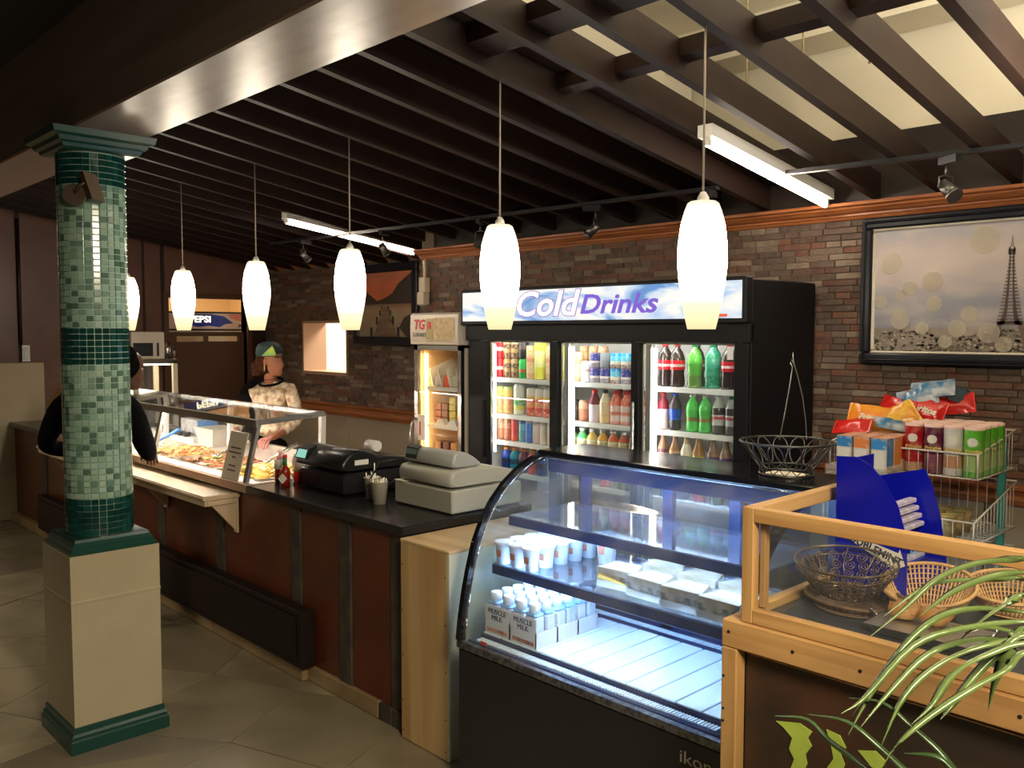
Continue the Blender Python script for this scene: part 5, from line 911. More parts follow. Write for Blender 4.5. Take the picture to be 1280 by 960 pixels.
mw = thing('microwave_oven', 'silver microwave oven on top of the warming cabinet', 'microwave', (-8.25, 3.13, 1.452)); MB().bbox(-8.48, -8.06, 2.98, 3.28, 1.453, 1.70, .006).build('body', 'fz_cream', mw); MB().box(-8.06, -8.052, 2.995, 3.17, 1.48, 1.60).build('door_window', 'till_dark', mw); MB().box(-8.055, -8.04, 3.20, 3.22, 1.48, 1.60).build('door_handle', 'chrome', mw)
solo(MB().lathe([(.03, 0), (.03, .12), (.018, .13), (.018, .15)], (-8.12, 3.33, 1.452), 14), 'shaker', 'steel', 'steel shaker beside the microwave oven', 'shaker')
pp = thing('soda_cooler', 'upright soda cooler with a blue logo header seen through the doorway', 'cooler', (-9.9, 4.35, 0)); mat('pp_white', (.72, .6, .6), .4); mat('pp_blue', (.02, .05, .42), .35); mat('pp_pink', (.75, .28, .26), .4)
MB().bbox(-10.2, -9.62, 3.6, 5.0, .02, 1.9, .01).build('cabinet', 'black', pp); YY = -9.612; MB().box(YY - .01, YY - .002, 3.65, 4.95, 1.45, 1.712).build('front_panel', 'warm_w', pp); MB().box(YY - .01, YY, 3.85, 4.97, 1.735, 1.91).build('header', 'pp_white', pp)
MB().prism([(4.05, 1.775), (4.1, 1.76), (4.2, 1.775), (4.3, 1.755), (4.42, 1.77), (4.55, 1.755), (4.62, 1.79), (4.72, 1.80), (4.66, 1.84), (4.6, 1.88), (4.45, 1.90), (4.05, 1.90)], 'x', YY, YY + .003).build('blue_logo_field', 'pp_blue', pp); MB().prism([(4.66, 1.90), (4.70, 1.85), (4.88, 1.80), (4.96, 1.85), (4.96, 1.91)], 'x', YY, YY + .003).build('pink_field', 'pp_pink', pp)
glow('pp_text', (1, .85, .55), 1.0); text('PEPSI', .10, 'pp_text', pp, (YY + .004, 4.32, 1.84), ROT_R, offset=.003, sx=1.15); text('PEPSI', .055, 'dk_ink', pp, (YY + .005, 4.84, 1.765), ROT_R, offset=.002, shear=.2, sx=1.1)
def disc_x(x, y, z, r, m_, nm): MB().prism([(y + r * cos(k * pi / 10), z + r * sin(k * pi / 10)) for k in range(20)], 'x', x, x + .002).build(nm, m_, pp)
disc_x(YY + .004, 4.88, 1.86, .028, 'cap_white', 'round_logo'); MB().prism([(4.852, 1.862), (4.87, 1.872), (4.9, 1.862), (4.905, 1.875), (4.88, 1.887), (4.86, 1.883)], 'x', YY + .006, YY + .007).build('logo_half', 'logo_red', pp); MB().prism([(4.852, 1.855), (4.87, 1.86), (4.905, 1.85), (4.895, 1.838), (4.87, 1.833)], 'x', YY + .006, YY + .007).build('logo_half', 'pp_blue', pp); disc_x(YY + .004, 3.87, 1.84, .03, 'dk_ink', 'round_logo')
MB().box(YY - .005, YY + .01, 3.85, 4.97, 1.715, 1.735).box(YY - .005, YY + .01, 3.85, 4.97, 1.91, 1.93).build('header_trim', 'black', pp); MB().box(YY, YY + .004, 4.2, 4.5, 1.66, 1.67).build('vent', 'logo_gold', pp)

# ================================================================= SNACK RACK
sr = thing('snack_rack', 'white wire basket rack on teal posts in front of the brick wall', 'rack', (-1.4, 3.7, 0)); mat('wire_white', (.66, .62, .55), .4); mat('teal', (.05, .32, .28), .4); mat('clear_tray', (.6, .55, .5), .1, alpha=.25)
def basket(x0, x1, y0, y1, z0, zf, zb, step=.036):
    b = MB()
    b.cyl((x0, y0, zf), (x1, y0, zf), .004, n=6).cyl((x0, y1, zb), (x1, y1, zb), .004, n=6).cyl((x0, y0, zf), (x0, y1, zb), .004, n=6).cyl((x1, y0, zf), (x1, y1, zb), .004, n=6)
    b.cyl((x0, y0, z0), (x1, y0, z0), .003, n=6).cyl((x0, y1, z0), (x1, y1, z0), .003, n=6).cyl((x0, y0, z0), (x0, y1, z0), .003, n=6).cyl((x1, y0, z0), (x1, y1, z0), .003, n=6); b.cyl((x1, y0, z0), (x1, y0, zf), .004, n=6).cyl((x0, y0, z0), (x0, y0, zf), .004, n=6); b.build('basket_frame', 'wire_white', sr)
    w = MB(); n = int((x1 - x0) / step)
    for i in range(1, n): x = x0 + (x1 - x0) * i / n; w.tube([(x, y0, zf), (x, y0, z0), (x, y1, z0), (x, y1, zb)], .0017, 4)
    n = int((y1 - y0) / step)
    for i in range(1, n): y = y0 + (y1 - y0) * i / n; zt = zf + (zb - zf) * i / n; w.tube([(x1, y, zt), (x1, y, z0), (x0, y, z0), (x0, y, zt)], .0017, 4)
    o = w.build('basket_wires', 'wire_white', sr); o['kind'] = 'stuff'
basket(-1.75, -1.165, 3.55, 3.98, 1.143, 1.238, 1.30); basket(-1.75, -1.155, 3.50, 3.98, .90, .985, 1.09); basket(-1.75, -1.155, 3.48, 3.98, .62, .71, .82)
for x in (-1.19, -1.76): MB().bbox(x - .013, x + .013, 3.90, 3.925, .02, 1.25, .002).build('post', 'teal', sr)
for x in (-1.19, -1.76): MB().bbox(x - .015, x + .015, 3.4, 3.99, .003, .03, .003).build('foot', 'teal', sr)
MB().box(-1.70, -1.444, 3.41, 3.55, 1.122, 1.127).box(-1.70, -1.444, 3.408, 3.411, 1.122, 1.165).box(-1.4465, -1.444, 3.41, 3.75, 1.122, 1.165).build('clear_tray', 'clear_tray', sr)
mat('k_lid', (.75, .52, .45), .4); B('k_red', [(0, (.6, .35, .2)), (.2, (.5, .01, .02)), (.95, (.55, .02, .02))], .19, noise=(30, .25, (.6, .4, .25))); B('k_purple', [(0, (.16, .02, .08)), (.15, (.28, .08, .12)), (.4, (.13, .005, .05))], .19, noise=(30, .25, (.5, .35, .2)))
B('k_white', [(0, (.75, .72, .66)), (.15, (.6, .3, .15)), (.4, (.72, .7, .64))], .19, noise=(28, .25, (.5, .4, .25))); B('k_green', [(0, (.10, .42, .04)), (.12, (.4, .55, .2)), (.45, (.12, .48, .03))], .19, noise=(26, .3, (.55, .6, .3)))
mat('k_oval', (.72, .68, .58), .4); mat('k_gold', (.62, .45, .12), .4); kp = {}
for c_, (nm, ds) in enumerate((('k_red', 'red'), ('k_purple', 'purple'), ('k_white', 'white'), ('k_green', 'green'))):
    for r_ in range(4):
        x = -1.417 + c_ * .0745 - (.003 if r_ else 0); y = 3.592 + r_ * .078; z = 1.147
        if nm not in kp:
            t = thing('chip_can', '', 'can', (0, 0, 0)); kp[nm] = t; MB().lathe([(.034, 0), (.036, .003), (.036, .188), (.0365, .19)], (0, 0, 0), 20, cap1=False).build('can_body', nm, t, world=False); MB().lathe([(.0372, .182), (.0372, .1935), (.03, .1945), (.029, .192)], (0, 0, 0), 20, cap0=False).build('lid', 'k_lid', t, world=False)
            ov = MB(); ov._add([(.0368 * cos(-1.42 + .52 * cos(q * pi / 10)), .0368 * sin(-1.42 + .52 * cos(q * pi / 10)), .136 + .017 * sin(q * pi / 10)) for q in range(20)] + [(.0368 * cos(-1.42 + .17 * k), .0368 * sin(-1.42 + .17 * k), .136) for k in (-1, 0, 1)], [(i, (i + 1) % 20, 20 + (2 if i < 3 or i >= 17 else 1 if (3 <= i < 7 or 13 <= i < 17) else 0)) for i in range(20)] + [(3, 22, 21), (7, 21, 20), (13, 20, 21), (17, 21, 22)], True); ov.build('label_oval', 'k_oval', t, world=False)
            tx_ = text('Pringles', .019, 'k_gold', t, (.002, -.0385, .102), ROT_F, offset=.0006); tx_.rotation_euler = (0, 0, .25)
        else: t = copy_tree(kp[nm])
        t.location = (x, y, z); t['label'] = f'{ds} potato chip can, {ordn(r_)} from the front in the wire basket'; t['group'] = 'potato chip cans in the wire basket'
# cracker boxes
mat('bx_top', (.6, .32, .22), .5); mat('bx_side', (.6, .5, .4), .5, noise=(40, .8, (.6, .12, .05))); boxes = []
cols = {'blue': (.04, .22, .5), 'orange': (.72, .22, .04), 'cream': (.62, .52, .42), 'red': (.6, .02, .02), 'green': (.15, .38, .06)}
for k, v in cols.items(): B('bx_' + k, [(0, v), (.12, (.62, .54, .44)), (.72, v)], .155, noise=(22, .45, (.62, .54, .42))); B('bs_' + k, [(0, (.6, .5, .38)), (.3, v)], .155, noise=(40, .25, (.65, .5, .35)))
for r_, (y0, seq) in enumerate(((3.412, ('blue', 'orange', 'blue')), (3.482, ('cream', 'red', 'cream')), (3.552, ('orange', 'cream', 'orange')), (3.622, ('red', 'blue', 'red')), (3.692, ('green', 'red', 'green')))):
    for c_, cn in enumerate(seq):
        x0 = -1.655 + c_ * .071; z = 1.1285 if r_ < 2 else 1.147; z = 1.147 if r_ >= 2 else z; sd = ['blue', 'orange', 'red', 'green', 'cream'][r_]
        t = thing('cracker_box', f'{cn} printed cracker box, {ordn(c_)} from the left in the {ordn(r_)} row from the front', 'box', (x0 + .03, y0 + .03, z), 'cracker boxes beside the chip cans'); h_ = .155 if r_ < 2 else .138
        MB().box(x0, x0 + .062, y0, y0 + .064, z, z + h_).build('carton', 'bx_' + cn if r_ == 0 else 'bs_' + cn, t); MB().box(x0 - .0003, x0 + .0623, y0 - .0003, y0 + .0643, z + h_, z + h_ + .0015).build('lid_flap', 'bx_top', t)
        if c_ == 2: MB().box(x0 + .062, x0 + .0628, y0 + .002, y0 + .062, z, z + h_).build('side_print', 'bs_' + sd, t)
        if r_ == 0: MB().box(x0 + .006, x0 + .052, y0 - .001, y0, z + .03, z + .105).build('nutrition_panel', 'k_oval', t)
# chip bags
def bag(loc, sx, sy, sz, rot, m_, label, name='chip_bag', txt=None, tcol='k_oval'):
    t = thing(name, label, 'bag', loc, 'chip bags heaped on the rack'); rnd = random.Random(int(abs(loc[0]) * 1000)); m = MB(); NU, NV = 9, 7; vs = []; fs = []
    for s_ in (1, -1):
        for j in range(NV):
            for i in range(NU):
                u = i / (NU - 1) * 2 - 1; v = j / (NV - 1) * 2 - 1; p = max(0, (1 - u ** 4) * (1 - v ** 2)) ** .6
                vs.append((u * sx * (1 + .04 * sin(9 * v)), v * sy + rnd.uniform(-.002, .002), s_ * (p * sz + .0006) + rnd.uniform(-.005, .005) * (p > .05)))
    for s_ in range(2):
        o_ = s_ * NU * NV
        for j in range(NV - 1):
            for i in range(NU - 1): q = (o_ + j * NU + i, o_ + j * NU + i + 1, o_ + (j + 1) * NU + i + 1, o_ + (j + 1) * NU + i); fs.append(q if s_ == 0 else q[::-1])
    m._add(vs, fs, True); m.build('bag_body', m_, t, world=False)
    for s_ in (-1, 1): MB().box(s_ * sx - .006, s_ * sx + .006, -sy, sy, -.001, .001).build('crimped_seal', m_, t, world=False)
    if txt: tt = text(txt, sy * .62, tcol, None, (0, -sy * .1, sz + .003), Matrix.Identity(3), offset=.0015, shear=.2); tt.parent = t
    t.rotation_euler = rot; return t
mat('bag_orange', (.75, .22, .02), .22, noise=(20, .6, (.78, .42, .05))); mat('bag_red', (.6, .02, .015), .2, noise=(16, .4, (.4, .01, .01))); mat('bag_blue', (.03, .16, .32), .2, noise=(18, .7, (.6, .6, .62))); mat('bag_dark', (.06, .09, .12), .2); mat('bag_yellow', (.75, .45, .04), .25, noise=(25, .5, (.7, .15, .02)))
bag((-1.64, 3.68, 1.335), .085, .06, .02, (radians(62), .1, .25), 'bag_orange', 'orange chip bag lettered in white at the left of the heap', txt='Fritos'); bag((-1.68, 3.60, 1.305), .07, .05, .018, (.5, -.1, .2), 'bag_red', 'red chip bag lowest at the left of the heap'); bag((-1.575, 3.78, 1.36), .08, .06, .02, (1.2, .2, -.3), 'bag_red', 'red and orange chip bag behind the white-lettered orange bag')
bag((-1.535, 3.72, 1.345), .07, .055, .02, (1.0, -.5, .5), 'bag_yellow', 'yellow-orange chip bag in the middle of the heap'); bag((-1.47, 3.80, 1.378), .085, .06, .022, (radians(65), .25, .1), 'bag_red', 'red chip bag lettered in white, right of the middle', txt='Doritos')
bag((-1.38, 3.88, 1.40), .08, .05, .02, (.9, -.15, .3), 'bag_red', 'red chip bag lying at the right over the chip cans'); bag((-1.50, 3.82, 1.425), .075, .05, .02, (.8, -.25, .3), 'bag_blue', 'blue and silver chip bag, lower of the two on top'); bag((-1.45, 3.85, 1.462), .08, .05, .02, (.7, -.15, .25), 'bag_blue', 'blue and white chip bag on the very top of the heap'); bag((-1.36, 3.9, 1.44), .05, .045, .015, (.9, .3, .9), 'bag_dark', 'dark chip bag at the right of the top bags')
bag((-1.53, 3.64, 1.32), .06, .04, .015, (.5, .2, .7), 'bag_blue', 'small blue and white packet in front of the yellow bag')
mat('noodle_cup', (.62, .48, .22), .5, noise=(40, .6, (.25, .15, .06))); mat('noodle_lid', (.42, .34, .12), .5, noise=(30, .6, (.2, .16, .05)))
for r_ in range(3):
    for c_ in range(4): 
        x = -1.50 + c_ * .076; y = 3.56 + r_ * .085; t = thing('noodle_cup', f'yellow noodle cup, {ordn(c_)} from the left in the {ordn(r_)} row of the second basket', 'cup', (x, y, .903), 'noodle cups in the second basket'); MB().lathe([(.026, 0), (.035, .085)], (x, y, .903), 14, cap1=False).build('cup_body', 'noodle_cup', t); MB().lathe([(.036, .083), (.036, .089)], (x, y, .903), 14).build('lid', 'noodle_lid', t)

# ================================================================= WOODEN STAND WITH GLAZED BOX
WX0, WX1 = -1.145, .55
ws = thing('wooden_stand', 'pine framed stand with dark panels, in the near right corner', 'stand', (-.3, 2.1, 0))
MB().bbox(WX0, WX1, 1.79, 1.83, .952, 1.018, .003).build('top_rail', 'pine', ws); MB().bbox(WX0, WX0 + .042, 1.79, 1.83, .003, .951, .003).build('post', 'pine_z', ws); MB().bbox(WX0, WX0 + .04, 2.55, 2.60, .003, 1.018, .003).build('post', 'pine_z', ws); MB().bbox(WX0, WX0 + .035, 1.831, 2.549, .952, 1.018, .003).build('side_rail', 'pine_y', ws)
MB().bbox(WX1 - .04, WX1, 1.79, 1.83, .003, .951, .003).build('post', 'pine_z', ws); MB().box(WX0 + .005, WX0 + .02, 1.83, 2.55, .02, .951).build('side_panel', 'black_matte', ws)
mat('chip_panel', (.030, .020, .014), .45, noise=(5, .8, (.085, .035, .018))); MB().box(WX0 + .042, WX1 - .04, 1.832, 1.84, .02, .952).build('front_panel', 'chip_panel', ws); MB().cyl((WX0 + .045, 1.831, .935), (WX1 - .05, 1.831, .925), .0018, n=5).build('bead', 'pine', ws)
for x in (-1.125, -.96, -.805, -.5): MB().cyl((x, 1.7885, .99 if x < -1.1 else .985), (x, 1.7905, .99 if x < -1.1 else .985), .004, n=8).build('screw', 'black', ws)
for z in (.88, .80, .77, .6): MB().cyl((WX0 + .008, 1.7885, z), (WX0 + .008, 1.7905, z), .0035, n=8).build('screw', 'black', ws)
MB().box(WX0 + .02, WX1, 1.83, 2.58, 1.0, 1.017).build('board', 'black_matte', ws)
claw = [[(-1.02, .794), (-.96, .808), (-.93, .798), (-.94, .78), (-.93, .765), (-.945, .74), (-.94, .72), (-.952, .69), (-.948, .60), (-.965, .42), (-.975, .6), (-.982, .69), (-.972, .72), (-.985, .74), (-.978, .768), (-1.0, .785)],
        [(-.896, .815), (-.865, .812), (-.85, .789), (-.862, .77), (-.852, .75), (-.862, .72), (-.858, .66), (-.872, .5), (-.89, .66), (-.882, .70), (-.892, .73), (-.878, .755), (-.885, .785)],
        [(-.823, .793), (-.785, .805), (-.762, .79), (-.772, .77), (-.76, .75), (-.775, .72), (-.77, .66), (-.785, .42), (-.80, .64), (-.79, .70), (-.805, .73), (-.79, .765)]]
mat('claw_green', (.48, .62, .10), .45, noise=(30, .5, (.36, .5, .07)))
for cpoly in claw: MB().prism(cpoly, 'y', 1.8285, 1.8315).build('claw_mark', 'claw_green', ws)
gb = thing('glazed_box', 'pine-framed glass box standing on the wooden stand', 'box', (-.3, 2.07, 1.02)); BX0, BX1, BY0, BY1, BZ0, BZ1 = -1.10, .5, 1.80, 2.42, 1.019, 1.293
T = .03
MB().bbox(BX0 + .03, BX1, BY0, BY0 + .028, BZ1 - .034, BZ1, .002).build('rail', 'pine', gb); MB().bbox(BX0 + .03, BX1, BY0, BY0 + .028, BZ0, BZ0 + .034, .002).build('rail', 'pine', gb); MB().bbox(BX0, BX0 + .03, BY0, BY0 + .028, BZ0, BZ1, .002).build('post', 'pine_z', gb)
MB().bbox(BX0, BX0 + .028, BY0 + .029, BY1, BZ1 - .034, BZ1, .002).build('rail', 'pine_y', gb); MB().bbox(BX0, BX0 + .028, BY0 + .029, BY1, BZ0, BZ0 + .034, .002).build('rail', 'pine_y', gb); MB().bbox(BX0 + .03, BX0 + .045, BY0 + .029, BY0 + .05, BZ0 + .034, BZ1 - .034, .002).build('inner_post', 'pine_z', gb)
MB().bbox(BX0, BX0 + .028, 2.295, 2.32, BZ0 + .034, BZ1 - .034, .002).build('post', 'white_paint', gb)
glass('box_glass', (.97, .98, .97), haze=.012); MB().box(BX0 + .036, BX1, BY0 + .012, BY0 + .015, BZ0 + .03, BZ1 - .03).build('front_pane', 'box_glass', gb); MB().box(BX0 + .012, BX0 + .015, BY0 + .03, BY1, BZ0 + .03, BZ1 - .03).build('side_pane', 'box_glass', gb)
mat('box_floor', (.035, .04, .05), .25); MB().box(BX0 + .03, BX1, BY0 + .03, BY1, 1.019, 1.034).build('floor_board', 'box_floor', gb)
# gum display
mat('gum_blue', (.004, .008, .38), .28, noise=(9, .4, (.003, .005, .22))); gdp = thing('gum_display', 'royal blue cardboard gum display standing inside the glazed box', 'display', (-.95, 2.25, 1.035))
LP = [(-1.042, 1.384), (-.991, 1.387), (-.95, 1.367), (-.913, 1.326), (-.884, 1.278), (-.865, 1.216), (-.858, 1.142), (-.858, 1.035), (-1.037, 1.035)]
MB().prism(LP, 'y', 2.149, 2.153).build('side_panel', 'gum_blue', gdp); MB().prism([(-1.03, 1.31), (-.903, 1.344), (-.881, 1.296), (-.861, 1.225), (-.842, 1.105), (-.842, 1.035), (-1.03, 1.035)], 'y', 2.36, 2.364).build('side_panel', 'gum_blue', gdp)
MB().box(-1.042, -1.038, 2.153, 2.36, 1.036, 1.37).build('back_panel', 'gum_blue', gdp)
for z, x in ((1.24, -.90), (1.16, -.885), (1.08, -.875)): MB().hexa([(-1.038, 2.154, z - .03), (x, 2.154, z - .045), (x, 2.359, z - .045), (-1.038, 2.359, z - .03), (-1.038, 2.154, z - .026), (x, 2.154, z - .041), (x, 2.359, z - .041), (-1.038, 2.359, z - .026)]).build('shelf', 'gum_blue', gdp)
band = MB(); B0 = Vector((-1.03, 1.190)); B1 = Vector((-.885, 1.142)); dv = (B1 - B0).normalized(); nv = Vector((-dv.y, dv.x)); pts = [B0 - nv * .002, B1 - nv * .022, B1 - nv * .03, B1 + dv * .025 - nv * .002, B1 + nv * .03, B1 + nv * .02, B0 + nv * .006]
MB().prism([(p.x, p.y) for p in pts], 'y', 2.1475, 2.149).build('arrow_print', 'k_oval', gdp)
a = atan2(dv.y, dv.x); Rt = Matrix(((1, 0, 0), (0, 0, -1), (0, 1, 0))) @ Matrix.Rotation(a, 3, 'Z'); text('DOUBLEMINT', .027, 'dk_ink', gdp, (-.945, 2.147, 1.1625), Rt, offset=.0006, sx=.95); mat('gum_txt', (.25, .5, .7), .4); text('GUM', .022, 'gum_txt', gdp, (-.90, 2.30, 1.135), ROT_R)
mat('gum_foil', (.8, .7, .75), .25, .2, noise=(30, .5, (.3, .35, .6))); mat('gum_red', (.5, .03, .12), .4)
for k, (x, z) in enumerate(((-.925, 1.262), (-.918, 1.243), (-.910, 1.224), (-.904, 1.204), (-.925, 1.203), (-.90, 1.125))):
    t = thing('gum_pack', ['topmost silver gum pack in the blue display', 'second silver gum pack down', 'third silver gum pack down', 'fourth silver gum pack down, pink-ended', 'silver gum pack behind the fourth one', 'lone gum pack on the lower shelf of the blue display'][k], 'gum', (x, 2.27, z), 'gum packs in the blue display'); MB().bbox(x - .01, x + .01, 2.175, 2.345, z - .006, z + .006, .002).build('pack', 'gum_foil', t); MB().bbox(x - .0103, x + .0103, 2.165, 2.175, z - .0062, z + .0062, .001).build('pack_end', 'gum_red', t)
# filigree bowl
mat('filigree', (.20, .15, .11), .35, .7); fb = thing('filigree_bowl', 'dark metal filigree bowl with open wire sides inside the glazed box', 'bowl', (-.955, 2.02, 1.06)); c = (-.958, 2.035)
def rp(R_, z, a, tilt=.0): return (c[0] + R_ * cos(a), c[1] + R_ * .8 * sin(a), z + tilt * sin(a))
for R_, z, r in ((.122, 1.148, .003), (.118, 1.128, .0016), (.06, 1.068, .003)): MB().tube([rp(R_, z, 2 * pi * i / 40, .014 if z > 1.1 else .004) for i in range(40)], r, 5, True).build('ring', 'filigree', fb)
fl_ = MB()
for ring_i, (R0, z0) in enumerate(((.112, 1.125), (.10, 1.108), (.088, 1.092), (.074, 1.078))):
    nn = [20, 19, 17, 15][ring_i]
    for k in range(nn):
        a0 = 2 * pi * (k + .5 * (ring_i % 2)) / nn; cr_ = .0115 if ring_i else .013
        for cc in (1, .45): fl_.tube([rp(R0 + cr_ * cc * .7 * sin(q * pi / 4), z0 + .014 * sin(a0) * (1 - ring_i * .2) + cr_ * cc * .75 * sin(q * pi / 4), a0 + cr_ * cc / R0 * cos(q * pi / 4)) for q in range(8)], .0014, 4, True)
o = fl_.build('scrollwork', 'filigree', fb); o['kind'] = 'stuff'
for k in range(10): a0 = 2 * pi * k / 10; MB().tube([rp(.12, 1.146, a0, .014), rp(.10, 1.108, a0 + .1, .01), rp(.062, 1.07, a0, .004)], .0016, 4).build('rib', 'filigree', fb)
# wicker trays and basket
mat('wicker', (.66, .40, .17), .6, noise=(50, .7, (.45, .25, .09))); mat('wicker_d', (.2, .12, .07), .6, noise=(50, .7, (.1, .06, .03)))
def wicker(name, label, cx, cy, z0, z1, ra, rb, ry, m_, nrow, nst, tl, lean=0):
    t = thing(name, label, 'basket', (cx, cy, z0)); 
    def q(k, a): R_ = rb + (ra - rb) * k ** .8; return (cx + R_ * cos(a), cy + R_ * ry * sin(a), z0 + (z1 - z0) * k + tl * sin(a) * k + lean * cos(a) * k)
    st = MB()
    for i in range(nst): a = 2 * pi * i / nst; st.tube([q(k / 4, a) for k in range(5)], .0026, 4)
    o = st.build('stakes', m_, t); o['kind'] = 'stuff'; rw = MB()
    for j in range(1, nrow): rw.tube([Vector(q(j / nrow, 2 * pi * i / 36)) for i in range(36)], .0014, 4, True)
    o = rw.build('weave', m_, t); o['kind'] = 'stuff'; MB().tube([q(1, 2 * pi * i / 36) for i in range(36)], .0045, 6, True).build('rim', m_, t); MB().lathe([(rb, 0), (rb, .002)], (cx, cy, z0), 24).build('bottom', m_, t)
wicker('wicker_tray', 'flat dark wicker tray under the filigree bowl', -.94, 2.06, 1.036, 1.058, .125, .10, .75, 'wicker_d', 4, 40, .004)
wicker('wicker_basket', 'open tan wicker basket behind the palm leaves', -.80, 2.13, 1.04, 1.105, .105, .06, .85, 'wicker', 8, 60, .03); wicker('wicker_basket', 'smaller golden wicker basket at the back right of the glazed box', -.66, 2.27, 1.04, 1.10, .10, .06, .85, 'wicker', 8, 56, .02)
wt_ = thing('metal_tray', 'shallow silver tray with curled handles holding two pastries', 'tray', (-.74, 1.97, 1.036)); MB().hexa([(-.82, 1.90, 1.036), (-.64, 1.90, 1.036), (-.64, 2.02, 1.036), (-.82, 2.02, 1.036), (-.845, 1.885, 1.058), (-.615, 1.885, 1.058), (-.615, 2.03, 1.058), (-.845, 2.03, 1.058)]).build('tray_body', 'steel_dull', wt_)
MB().tube([(-.845, 1.96, 1.058), (-.86, 1.97, 1.062), (-.875, 1.985, 1.072)], .003).build('handle', 'steel', wt_); MB().tube([(-.615, 1.96, 1.058), (-.60, 1.98, 1.075), (-.615, 2.0, 1.082), (-.64, 1.99, 1.07), (-.66, 1.97, 1.06)], .003).build('handle', 'steel', wt_)
mat('pastry', (.5, .22, .06), .45, noise=(25, .6, (.62, .38, .15)))
for i, (x, y) in enumerate(((-.795, 1.975), (-.73, 1.98))): t = solo(MB().blob((x, y, 1.078), .035, .03, .02, 12, 7, .12).blob((x + .02, y + .005, 1.084), .02, .025, .016, 10, 6, .1), 'pastry', 'pastry', ['left browned pastry on the silver tray', 'right browned pastry on the silver tray'][i], 'pastry', group='pastries on the silver tray')

# ================================================================= POTTED PALM
leaves = [
 [(-.455,1.665,1.315),(-.472,1.576,1.329),(-.498,1.506,1.33),(-.53,1.442,1.31),(-.555,1.383,1.268),(-.581,1.324,1.23)],
 [(-.424,1.553,1.318),(-.453,1.495,1.325),(-.48,1.437,1.314),(-.497,1.388,1.299),(-.513,1.34,1.275)],
 [(-.444,1.604,1.296),(-.49,1.54,1.299),(-.528,1.472,1.302),(-.546,1.423,1.294),(-.576,1.36,1.255)],
 [(-.393,1.441,1.315),(-.417,1.415,1.303),(-.444,1.384,1.275),(-.471,1.352,1.234)],
 [(-.406,1.495,1.271),(-.451,1.421,1.287),(-.481,1.346,1.287),(-.505,1.29,1.259),(-.526,1.234,1.208),(-.543,1.184,1.159)],
 [(-.394,1.434,1.258),(-.433,1.366,1.276),(-.465,1.303,1.274),(-.496,1.241,1.25),(-.516,1.186,1.202),(-.528,1.141,1.15)],
 [(-.378,1.379,1.263),(-.426,1.315,1.272),(-.465,1.245,1.257),(-.492,1.183,1.21),(-.508,1.134,1.17)],
 [(-.36,1.328,1.286),(-.408,1.276,1.275),(-.449,1.231,1.248),(-.469,1.178,1.213),(-.48,1.133,1.152)],
 [(-.345,1.272,1.298),(-.384,1.23,1.283),(-.415,1.195,1.256),(-.428,1.164,1.219),(-.441,1.134,1.197)],
 [(-.354,1.306,1.299),(-.383,1.274,1.277),(-.404,1.235,1.243),(-.417,1.204,1.21),(-.423,1.181,1.194)],
 [(-.361,1.328,1.303),(-.38,1.305,1.27),(-.391,1.29,1.226),(-.397,1.28,1.183)],
 [(-.623,1.114,1.155),(-.585,1.139,1.156),(-.552,1.143,1.135),(-.519,1.147,1.122),(-.479,1.158,1.1)],
 [(-.567,1.102,1.179),(-.52,1.122,1.18),(-.48,1.133,1.157),(-.434,1.149,1.12)],
 [(-.539,1.162,1.193),(-.496,1.178,1.196),(-.46,1.184,1.175),(-.425,1.19,1.152),(-.391,1.194,1.12)],
 [(-.454,1.145,1.15),(-.421,1.165,1.154),(-.395,1.176,1.136)],
 [(-.335,1.239,1.299),(-.359,1.212,1.273),(-.389,1.178,1.248),(-.416,1.133,1.221),(-.438,1.092,1.191),(-.451,1.077,1.161)],
 [(-.367,1.351,1.302),(-.432,1.268,1.296),(-.473,1.209,1.275),(-.506,1.139,1.212),(-.522,1.107,1.193)]]
pm = thing('potted_palm', 'potted palm with long arching leaves in the near right corner', 'palm', (-.05, 1.25, 0)); mat('leaf', (.075, .115, .03), .24, noise=(12, .5, (.13, .17, .06))); mat('leaf_dark', (.02, .045, .012), .3); mat('pot_m', (.2, .07, .03), .6); mat('soil', (.03, .02, .012), .9)
px_, py_ = -.05, 1.25
MB().lathe([(.12, .003), (.16, .30), (.17, .30), (.17, .34), (.15, .34)], (px_, py_, 0), 24).build('pot', 'pot_m', pm); MB().lathe([(.148, .335), (.148, .345)], (px_, py_, 0), 20).build('soil', 'soil', pm)
for i in range(5): a = i * 1.3; MB().tube([(px_ + .03 * cos(a), py_ + .03 * sin(a), .34), (px_ + .05 * cos(a), py_ + .05 * sin(a), .8), (px_ + .02 * cos(a) - .05, py_ + .03 * sin(a) + .03, 1.12)], .012, 6, r1=.006).build('stem', 'leaf_dark', pm)
def spline(P, n=14):
    P = [Vector(p) for p in P]; P = [P[0] * 2 - P[1]] + P + [P[-1] * 2 - P[-2]]; out = []
    for i in range(1, len(P) - 2):
        for k in range(4 if len(P) > 6 else 6):
            t = k / (4 if len(P) > 6 else 6); a, b, c_, d = P[i - 1:i + 3]; out.append(.5 * ((2 * b) + (c_ - a) * t + (2 * a - 5 * b + 4 * c_ - d) * t * t + (3 * b - a - 3 * c_ + d) * t ** 3))
    out.append(P[-2]); return out
